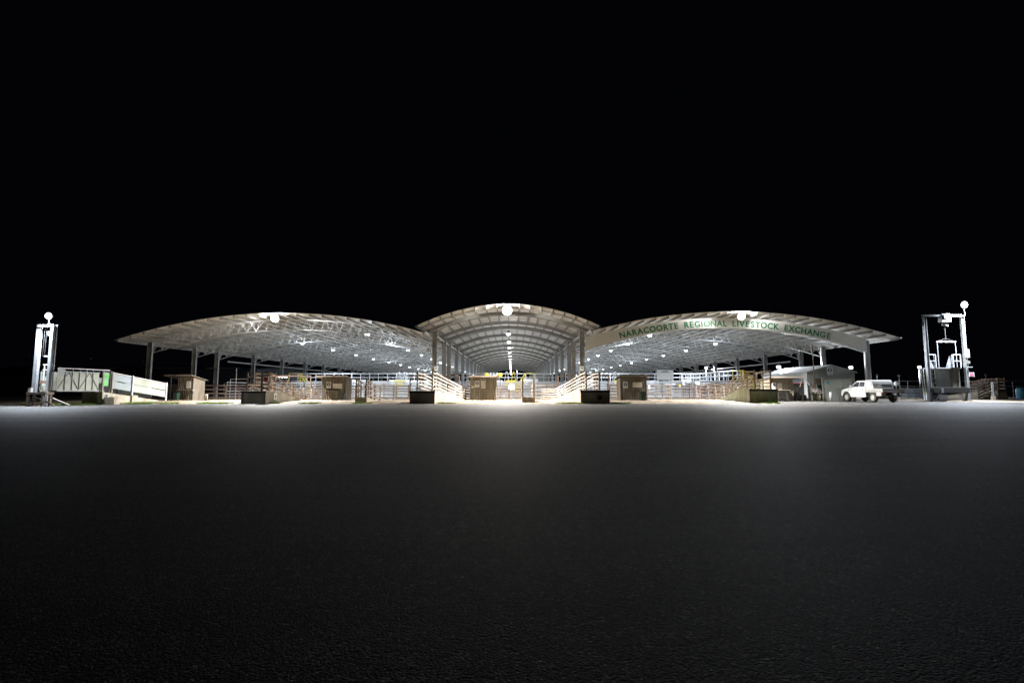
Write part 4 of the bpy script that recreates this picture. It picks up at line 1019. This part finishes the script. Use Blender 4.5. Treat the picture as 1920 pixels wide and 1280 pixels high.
# ---------------------------------------------------------------- left loading gantry and race
def left_gantry():
    xr, xl = -31.10, -32.0; y0 = 34.3
    t = Thing('loading_gantry', 'tall grey steel gantry at the far left with a lift platform between its posts', 'gantry', (-31.4, y0, 0))
    zt = Z(608, y0)
    for x in (xr, xl):
        t.rod('post', (x, y0, 0 if x == xr else .8), (x, y0, zt), .24 if x == xl else .17, .16, 'galvanised')
        t.rod('post_flange', (x + (.125 if x == xl else .09), y0, 0 if x == xr else .8), (x + (.125 if x == xl else .09), y0, zt), .02, .2, 'galvanised')
    t.rod('back_post', (xr + .17, y0 + .12, 0), (xr + .17, y0 + .12, zt), .05, .05, 'galvanised')
    t.rod('top_beam', (xl, y0 - .09, zt - .12), (xr, y0 - .09, zt - .12), .1, .13, 'galvanised')
    t.box('hoist_motor', (-31.42, y0 + .0, zt - .75), (-31.22, y0 + .2, zt - .45), 'galvanised')
    for dx in (-.35, -.22): t.pipe('cable', (-31.28 + dx, y0, zt - .2), (-31.28 + dx, y0, Z(668, y0)), .02, 'dark_metal')
    # platform frame
    zp = Z(735, y0)
    t.box('platform', (-31.85, y0 - .75, zp - .14), (-30.5, y0 - .15, zp), 'timber')
    for x, y in ((-31.7, y0 - .7), (-30.75, y0 - .7), (-31.75, y0 - .22), (-30.7, y0 - .22)): t.rod('leg', (x, y, 0), (x, y, zp - .14), .12, .12, 'timber')
    t.rod('crossbar', (-31.7, y0 - .72, .15), (-30.75, y0 - .72, .15), .06, .08, 'timber')
    t.rod('ramp_arm', (-30.55, y0 - .3, .55), (-29.4, y0 - .2, .05), .08, .08, 'pale_timber'); t.rod('ramp_arm', (-31.5, y0 - .4, .6), (-30.3, y0 - .3, .05), .08, .08, 'pale_timber')
    # lift cage
    for z in (Z(667, y0), Z(683, y0), Z(693, y0)): t.rod('cage_rail', (xl + .2, y0 + .3, z), (xr - .12, y0 + .3, z), .05, .06, 'white_pipe')
    for x in (-31.7, -31.45): t.rod('cage_upright', (x, y0 + .3, zp), (x, y0 + .3, Z(668 if x > -31.6 else 683, y0)), .05, .05, 'white_pipe')
    t.rod('cage_brace', (-31.45, y0 + .3, Z(675, y0)), (xr - .1, y0 + .3, Z(684, y0)), .05, .05, 'white_pipe')
    t.box('cage_panel', (xl + .12, y0 + .36, Z(712, y0)), (xr - .15, y0 + .4, Z(697, y0)), 'cream_panel')
    t.box('cage_panel', (xl + .12, y0 + .33, Z(734, y0)), (xl + .5, y0 + .36, Z(712, y0)), 'cream_panel')
    t.box('cage_panel', (xr - .5, y0 + .33, Z(734, y0)), (xr - .15, y0 + .36, Z(712, y0)), 'race_panel')
    t.rod('rusty_bar', (xl + .15, y0 + .2, Z(716, y0)), (xr - .12, y0 + .2, Z(716, y0)), .05, .2, 'rusty_pipe')
    t.box('control_box', (-31.85, y0 - .6, zp + .0), (-31.66, y0 - .45, zp + .3), 'white_sign')
    return zt
zt = left_gantry()
c = q(90, 592, 34.2); flood('glaring floodlight on top of the far left loading gantry', (c.x, 34.2, c.z), P_TOWER_L, (.80, .88, 1.0), 'lamp_cool', post=zt - .05, w_=.5, spill=.006, up=0, aim=(.22, -.2, -.95), cone=136)

# bridge
t = Thing('race_bridge', 'pale sheeted bridge with diagonal bracing leading right from the left gantry', 'bridge', (-30.9, 36.5, 0))
bx_, ya, yb_ = -30.7, 34.5, 38.0
zt_, zb_ = 1.1 + (730 - 697.5) * .0372, 1.1 + (730 - 731) * .0372
n = 6
for k in range(n):
    a = ya + (yb_ - ya) * k / n; b = ya + (yb_ - ya) * (k + 1) / n
    t.box('sheet_panel', (bx_ - .02, a + .006, zb_), (bx_, b - .006, zt_), 'cream_panel')
    t.rod('upright', (bx_ + .03, a, zb_ - .03), (bx_ + .03, a, zt_ + .22), .035, .035, 'purlin_steel' if k % 2 else 'galvanised')
seg = (yb_ - ya) / 4
for k in range(4):
    a, b = ya + seg * k, ya + seg * (k + 1)
    z0_, z1_ = (zb_, zt_) if k % 2 == 0 else (zt_, zb_)
    t.rod('diagonal', (bx_ + .02, a, z0_), (bx_ + .02, b, z1_), .03, .03, 'purlin_steel')
t.rod('top_rail', (bx_ + .03, ya, zt_ + .24), (bx_ + .03, yb_ + .9, zt_ + .24), .05, .05, 'white_pipe')
t.rod('chord', (bx_ + .03, ya, zt_ + .02), (bx_ + .03, yb_, zt_ + .02), .05, .05, 'galvanised')
t.rod('chord', (bx_ + .03, ya, zb_ - .05), (bx_ + .03, yb_, zb_ - .05), .05, .09, 'galvanised')
t.box('deck', (bx_ - 1.1, ya, zb_ - .1), (bx_ - .03, yb_ + .6, zb_ - .0), 'timber')
t.box('back_panel', (bx_ - 1.14, ya, zb_), (bx_ - 1.1, yb_, zt_), 'cream_panel')
t.box('blue_notice', (bx_ + .0, ya + .05, zt_ - .2), (bx_ + .02, ya + .6, zt_ + .2), 'race_panel')
# green notice posts
t = Thing('green_notice_frame', 'green notices mounted between two cream posts at the top of the race', 'notice board', (-30.6, 38.8, 0))
for yy in (38.22, 38.95): t.rod('post', (bx_ + .12, yy, .85), (bx_ + .12, yy, Z(696, 38.8)), .09, .12, 'pale_timber')
t.box('backing', (bx_ + .05, 38.27, 1.35), (bx_ + .07, 38.9, 2.40), 'race_panel')
t.box('green_notice', (bx_ + .075, 38.33, 1.93), (bx_ + .09, 38.86, 2.28), 'green_sign'); t.box('green_notice', (bx_ + .075, 38.33, 1.38), (bx_ + .09, 38.7, 1.8), 'green_sign')
for i in range(3): t.box('print_line', (bx_ + .092, 38.38, 2.0 + .07 * i), (bx_ + .095, 38.8, 2.02 + .07 * i), 'bin_green')
# concrete race base and panels
t = Thing('sheep_race', 'sloping race of pale blue steel panels on a stepped concrete base', 'race', (-30.6, 42.5, 0))
ry0, ry1 = 38.05, 45.3
v = [(-31.9, ry0, -.05), (bx_ + .3, ry0, -.05), (bx_ + .3, ry1, -.05), (-31.9, ry1, -.05), (-31.9, ry0, .93), (bx_ + .3, ry0, .93), (bx_ + .3, ry1, .02), (-31.9, ry1, .02)]
t.put('base', mesh_from('race_base', v, BOXF), material='concrete')
t.box('plinth', (bx_ + .305, 40.9, -.05), (bx_ + .42, 41.5, .62), 'concrete')
def race_z(y): return .95 - .90 * (y - ry0) / (ry1 - ry0)
segs = [(39.0, 41.1, 'race_panel'), (41.2, 45.15, 'cream_panel')]
for a, b, m_ in segs:
    for j, (l0, l1) in enumerate(((.38, .91), (.98, 1.50))):
        za, zb2 = race_z(a), race_z(b)
        v = [(bx_ + .1, a, za + l0), (bx_ + .13, a, za + l0), (bx_ + .13, b, zb2 + l0), (bx_ + .1, b, zb2 + l0), (bx_ + .1, a, za + l1), (bx_ + .13, a, za + l1), (bx_ + .13, b, zb2 + l1), (bx_ + .1, b, zb2 + l1)]
        t.put('steel_panel', mesh_from('steel_panel', v, BOXF), material=m_)
    t.rod('cap_rail', (bx_ + .14, a, race_z(a) + 1.56), (bx_ + .14, b, race_z(b) + 1.56), .05, .05, 'white_pipe')
    t.box('far_panel', (-31.75, a, race_z((a + b) / 2) + .1), (-31.72, b, race_z((a + b) / 2) + 1.3), 'race_panel')
for yy in (41.15, 45.2): t.rod('post', (bx_ + .18, yy, race_z(yy) - .05), (bx_ + .18, yy, race_z(yy) + 1.64), .1, .1, 'white_pipe')
for yy in (39.02,): t.rod('post', (bx_ + .2, yy, race_z(yy) - .05), (bx_ + .2, yy, race_z(yy) + 1.56), .08, .1, 'pale_timber')
t = Thing('concrete_block', 'pale concrete block with a number 5 plate at the foot of the race', 'concrete block', (X(214, 38.4), 38.3, 0), local=True)
v = [(-.45, -.3, 0), (.35, -.3, 0), (.35, .3, 0), (-.45, .3, 0), (-.42, -.3, .55), (.33, -.3, .55), (.33, .3, .55), (-.42, .3, .55)]
t.put('block', mesh_from('block', v, BOXF), material='concrete')
t.box('number_plate', (-.38, -.315, .5), (-.08, -.302, .76), 'white_sign'); t.text('number', '5', (-.23, -.325, .54), .22, 'black_print')

# ---------------------------------------------------------------- right loading gantry
def right_gantry():
    Y = 47.3
    xl, xr = X(1744, Y, 745), X(1816, Y, 745)
    t = Thing('loading_gantry', 'steel portal with a number 14 box and a hanging frame above a ribbed loading chute', 'gantry', ((xl + xr) / 2, Y, 0))
    zt = Z(590, Y)
    for x in (xl, xr):
        t.put('post', many_boxes([((x - .11, Y, 0), (x - .11, Y, zt), .03, .24), ((x + .11, Y, 0), (x + .11, Y, zt), .03, .24), ((x, Y, 0), (x, Y, zt), .19, .14)]), material='galvanised')
        t.box('footing', (x - .24, Y - .2, 0), (x + .24, Y + .2, .08), 'concrete')
    t.rod('post', (xl + .3, Y + .6, 0), (xl + .3, Y + .6, .9), .26, .2, 'galvanised')
    t.rod('top_beam', (xl - .25, Y - .16, zt - .1), (xr + .1, Y - .16, zt - .1), .12, .16, 'galvanised')
    bx0, bx1 = X(1762, Y, 596), X(1779, Y, 596); z0_, z1_ = Z(604, Y), Z(588.5, Y)
    hb = t.put('hoist_box', rounded_box(bx1 - bx0, .5, z1_ - z0_, .02), Matrix.Translation(((bx0 + bx1) / 2, Y, (z0_ + z1_) / 2)), material='galvanised')
    nb = t.box('box_number_plate', ((bx0 + bx1) / 2 - .26, Y - .325, z1_ - .46), ((bx0 + bx1) / 2 + .26, Y - .302, z1_ - .02), 'white_sign')
    t.text('number', '14', ((bx0 + bx1) / 2, Y - .335, z1_ - .40), .42, 'black_print', parent=nb, bold=.03)
    cx = (bx0 + bx1) / 2
    t.put('hoist_drum', lathe_mesh([(.08, -.12), (.14, -.12), (.14, .12), (.08, .12)], 12), Matrix.Translation((cx - .08, Y, z0_ - .2)) @ Matrix.Rotation(math.pi / 2, 4, 'Y'), material='pale_timber')
    t.box('hoist_block', (cx + .08, Y - .1, z0_ - .38), (cx + .22, Y + .1, z0_), 'galvanised')
    zb_ = Z(640.5, Y); xa, xb = X(1755.5, Y, 640), X(1791.5, Y, 640); cm = (xa + xb) / 2
    t.put('chain', many_boxes([((cm - .02 + .03 * (i % 2), Y, z0_ - .3 - .105 * i), (cm + .0 - .01 * (i % 2), Y, z0_ - .42 - .105 * i), .05, .03) for i in range(13)]), material='dark_metal')
    t.pipe('sling', (cm, Y, zb_ + .32), (xa, Y, zb_), .025, 'dark_metal'); t.pipe('sling', (cm, Y, zb_ + .32), (xb, Y, zb_), .025, 'dark_metal')
    t.rod('spreader_bar', (xa, Y, zb_), (xb, Y, zb_), .08, .1, 'white_pipe')
    zd = Z(688.5, Y)
    xc, xd = X(1758, Y, 688), X(1793, Y, 688)
    t.pipe('hanger_rod', (xa + .05, Y, zb_), (xa + .08, Y, zd), .05, 'white_pipe'); t.pipe('hanger_rod', (xb - .05, Y, zb_), (xb - .02, Y, zd), .05, 'white_pipe')
    # upper deck, handrail frames
    t.box('deck', (X(1757, Y), Y + .1, zd - .1), (X(1808, Y), Y + 1.4, zd - .02), 'galvanised')
    zf = Z(664.5, Y)
    for a, b in ((1744.5, 1759), (1792, 1806)):
        x0_, x1_ = X(a, Y), X(b, Y)
        t.put('guard_frame', many_boxes([((x0_, Y, zf), (x1_, Y, zf), .06, .06), ((x0_, Y, zd), (x0_, Y, zf), .06, .06), ((x1_, Y, zd), (x1_, Y, zf), .06, .06), ((x0_, Y, (zd + zf) / 2), (x1_, Y, (zd + zf) / 2), .05, .05)]), material='white_pipe')
    for xx in (X(1757.5, Y) , X(1791, Y)):
        t.rod('chute_side', (xx, Y + .05, zd), (xx, Y + .05, zf), .07, .09, 'white_pipe')
    for px, s in ((1788, 1), (1755, -1)):
        x = X(px, Y); v = [(x - .25, Y + .3, zd), (x + .25, Y + .3, zd), (x + .25, Y + .33, zd), (x - .25, Y + .33, zd), (x + .12 * s, Y + .3, zf - .1), (x + .2 * s, Y + .3, zf - .1), (x + .2 * s, Y + .33, zf - .1), (x + .12 * s, Y + .33, zf - .1)]
        t.put('gate_leaf', mesh_from('gate_leaf', v, BOXF), material='galvanised')
    t.rod('side_arm', (xr, Y - .13, zd + .02), (X(1825, Y), Y - .13, zd + .02), .04, .05, 'white_pipe')
    # ribbed chute sloping down to the front
    zl = Z(727, Y)
    x0_, x1_ = X(1757, Y + .4), X(1792.5, Y + .4)
    for j in range(5):
        u0, u1 = j / 5, (j + 1) / 5 - .02
        y_a, y_b = Y + .55 - .08 * u0, Y + .55 - .08 * u1; z_a, z_b = zd - .12 + (zl - zd + .12) * u0, zd - .12 + (zl - zd + .12) * u1
        v = [(x0_, y_a, z_a), (x0_, y_b, z_b), (x1_ + .05 * u1, y_b, z_b), (x1_, y_a, z_a)]
        v += [(a, b - .03, c_ - .03) for a, b, c_ in v]
        t.put('chute_plate', mesh_from('chute_plate', v, BOXF), material='grey_cladding')
    x2_, x3_ = X(1792, Y), X(1808, Y)
    t.put('side_sheet', corrugated(x3_ - x2_, zd - .1 - zl, pitch=.1, amp=.012), Matrix.Translation((x2_, Y + .35, zl)), material='zinc')
    t.put('side_sheet', corrugated(.6, zd - .1 - zl, pitch=.1, amp=.012), Matrix.Translation((X(1745.5, Y), Y + .35, zl)), material='zinc')
    for j in range(5):
        z = zl + (zd - .2 - zl) * j / 4
        t.rod('rung', (X(1745, Y), Y - .02, z), (X(1757, Y), Y - .02, z), .04, .04, 'dark_metal')
    # rubber buffer and struts
    zu0, zu1 = Z(737, Y), Z(726.5, Y)
    t.put('buffer', rounded_box(X(1812, Y) - X(1742.5, Y), .35, zu1 - zu0, .06), Matrix.Translation(((X(1812, Y) + X(1742.5, Y)) / 2, Y - .3, (zu0 + zu1) / 2)), material='rubber')
    t.box('buffer_patch', (X(1757, Y), Y - .49, zu0 + .03), (X(1761.5, Y), Y - .478, zu1 - .03), 'galvanised')
    t.rod('buffer_rail', (X(1741, Y), Y - .3, zu1 + .02), (X(1817, Y), Y - .3, zu1 + .02), .04, .03, 'galvanised')
    for a, b in ((1761, 1748), (1794, 1800), (1798, 1803)): t.rod('strut', (X(a, Y), Y - .25, zu0), (X(b, Y), Y - .25, .02), .06, .07, 'galvanised')
    t.rod('strut', (X(1811, Y), Y - .1, zu0), (X(1806.5, Y), Y - .1, .02), .16, .12, 'dark_metal')
    t.box('under_box', (X(1764, Y), Y + .2, .12), (X(1780, Y), Y + 1, .62), 'dark_metal')
    # yellow-white ladder at left
    for a in (1731.5, 1735.5): t.rod('ladder_stile', (X(a, Y + .4), Y + .4, .15), (X(a + 2.5, Y + .4), Y + .6, Z(690, Y)), .05, .05, 'white_pipe')
    for j in range(7): 
        z = .45 + .32 * j; t.rod('rung', (X(1731.5 + .3 * j, Y + .42), Y + .42, z), (X(1735.5 + .3 * j, Y + .42), Y + .42, z), .03, .03, 'yellow_paint')
    # boxes and signs on the right post
    t.box('switch_box', (X(1815, Y), Y - .1, Z(670, Y)), (X(1822, Y), Y + .1, Z(655, Y)), 'white_sign')
    t.box('beacon', (X(1816, Y), Y - .1, Z(681.5, Y)), (X(1822, Y), Y + .05, Z(676.5, Y)), 'pale_timber')
    sg = t.box('sign_plate', (X(1817, Y), Y - .15, Z(706, Y)), (X(1827, Y), Y - .13, Z(698, Y)), 'white_sign')
    t.box('sign_print', (X(1818.5, Y), Y - .16, Z(705, Y)), (X(1825.5, Y), Y - .151, Z(699, Y)), 'pink_sign', parent=sg)
    return xr, zt
xr, zt = right_gantry()
c = q(1809, 571, 46.8); flood('glaring floodlight above the right loading gantry', (c.x, 46.8, c.z), P_TOWER_R, (.82, .89, 1.0), 'lamp_cool', post=zt - .05, w_=.7, spill=.006, up=0, aim=(-.30, -.30, -.9), cone=126)

# ---------------------------------------------------------------- right side background
def panel_fence(px0, px1, Y, label, py0=746, py1=727.5, n=4):
    t = Thing('panel_fence', label, 'fence', (X((px0 + px1) / 2, Y), Y, 0), group='panel fences at the right of the yard')
    z0_, z1_ = .25, Z(py1, Y)
    for k in range(n):
        a, b = X(px0 + (px1 - px0) * k / n, Y), X(px0 + (px1 - px0) * (k + 1) / n, Y) - .03
        for lo, hi in ((0, .47), (.52, 1)): t.box('steel_panel', (a, Y, z0_ + (z1_ - z0_) * lo), (b, Y + .03, z0_ + (z1_ - z0_) * hi), 'race_panel')
        t.rod('post', (a - .015, Y - .02, 0), (a - .015, Y - .02, z1_ + .05), .05, .05, 'galvanised')
panel_fence(1690, 1741, 52.5, 'low fence of pale blue steel panels between the utility and the right gantry')
t = Thing('pipe_rail_fence', 'long dark pipe rail fence running right behind the gantry', 'fence', (50, 56, 0))
for py, d in ((714, .06), (724, .05)): t.pipe('rail', (X(1680, 56), 56, Z(py, 56)), (X(1960, 56), 56, Z(py, 56)), d, 'galvanised')
for px in (1703, 1688, 1760, 1830, 1900, 1945): t.pipe('post', (X(px, 56), 56, 0), (X(px, 56), 56, Z(714 if px != 1688 and px != 1850 else 703, 56)), .06, 'galvanised')
for px, h in ((1688, 704), (1647, 702), (1851, 702)):
    t = Thing('thin_post', {1688: 'thin post right of the utility', 1647: 'thin post behind the utility canopy', 1851: 'thin dim post right of the right gantry'}[px], 'post', (X(px, 57), 57, 0), local=True)
    t.pipe('post', (0, 0, 0), (0, 0, Z(h, 57)), .07, 'galvanised'); t.rod('cap', (-.15, 0, Z(h, 57)), (.15, 0, Z(h, 57)), .05, .05, 'galvanised')
t, xl, xr = dock(1873, 1890, 51.0, 1.0, 'dim loading ramp at the far right edge with boards coloured dark for the dim light', 2.25, race=3, rails=4, wood='rusty_pipe', race_in=(.1, .1), flat=1.5)  # pipe brown in place of timber puts the weak light into the colour
t = Thing('side_ramp', 'dark mossy ramp with sloping boards right of the gantry', 'ramp', (X(1850, 51.5), 51.5, 0), group='dim ramps at the far right')
x0_, x1_ = X(1832, 51.5), X(1872, 51.5)
t.put('ramp_body', prism([(51.4, 0), (52.6, 0), (52.6, .05), (51.4, .05)], x0_, x0_ + .01), material='mossy_concrete')
t.put('ramp_body', mesh_from('side_ramp', [(x0_, 51.4, 0), (x1_, 51.4, 0), (x1_, 52.6, 0), (x0_, 52.6, 0), (x0_, 51.4, .12), (x1_, 51.4, .98), (x1_, 52.6, .98), (x0_, 52.6, .12)], BOXF), material='mossy_concrete')
for i in range(4): t.rod('rail', (x0_, 51.36, .35 + .36 * i * .8), (x1_, 51.36, 1.15 + .36 * i), .04, .13, 'rusty_pipe')  # boards take the darker pipe brown, standing in for dim light
for px in (1834, 1853, 1868): t.rod('post', (X(px, 51.3), 51.3, 0), (X(px, 51.3), 51.3, 1.2 + (px - 1834) * .028), .08, .08, 'timber')
t = Thing('white_post', 'double white post with a flared foot at the far right', 'post', (X(1871, 48), 48.5, 0), local=True)
for dx in (-.07, .07): t.rod('post', (dx, 0, 0), (dx, 0, Z(716, 48.5)), .06, .06, 'galvanised')
t.put('foot', prism([(-.12, 0), (.12, 0), (.09, .5), (-.09, .5)], -.15, .15), material='concrete')
t = Thing('plastic_tank', 'dim blue tank at the right edge of the picture', 'tank', (X(1917, 54), 54, 0), local=True)
t.put('tank', lathe_mesh([(.5, 0), (.52, .1), (.52, 1.1), (.45, 1.25), (.1, 1.3)], 18), material='blue_sign')
# far dim shed on the left
t = Thing('far_shed', 'dark low shed with faint roof strips far behind the left gantry', 'shed', (-75, 92, 0))
v = [(-100, 88, 0), (-44, 88, 0), (-44, 110, 0), (-100, 110, 0), (-100, 88, 4.6), (-44, 88, 4.6), (-44, 110, 6.2), (-100, 110, 6.2)]
t.put('walls', mesh_from('far_walls', v, BOXF), material='dark_roof')
for i in range(6): t.rod('roof_strip', (-98 + 9 * i, 88.3, 4.75), (-94 + 9 * i, 93, 5.05), .25, .04, 'clean_zinc')
for px, py in ((52, 665), (169, 672), (266, 676.5)):
    c = q(px, py, 86)
    t = Thing('roof_vent', f'tiny pale vent {"left of the left gantry" if px == 52 else "above the race bridge" if px == 169 else "beside the outermost left column"} far away', 'vent', c, local=True, group='far roof vents')
    t.put('vent', rounded_box(.5, .4, .25, .05), material='white_sign'); t.rod('mast', (0, .1, -.1), (0, .1, -c.z), .06, .06, 'dark_metal')
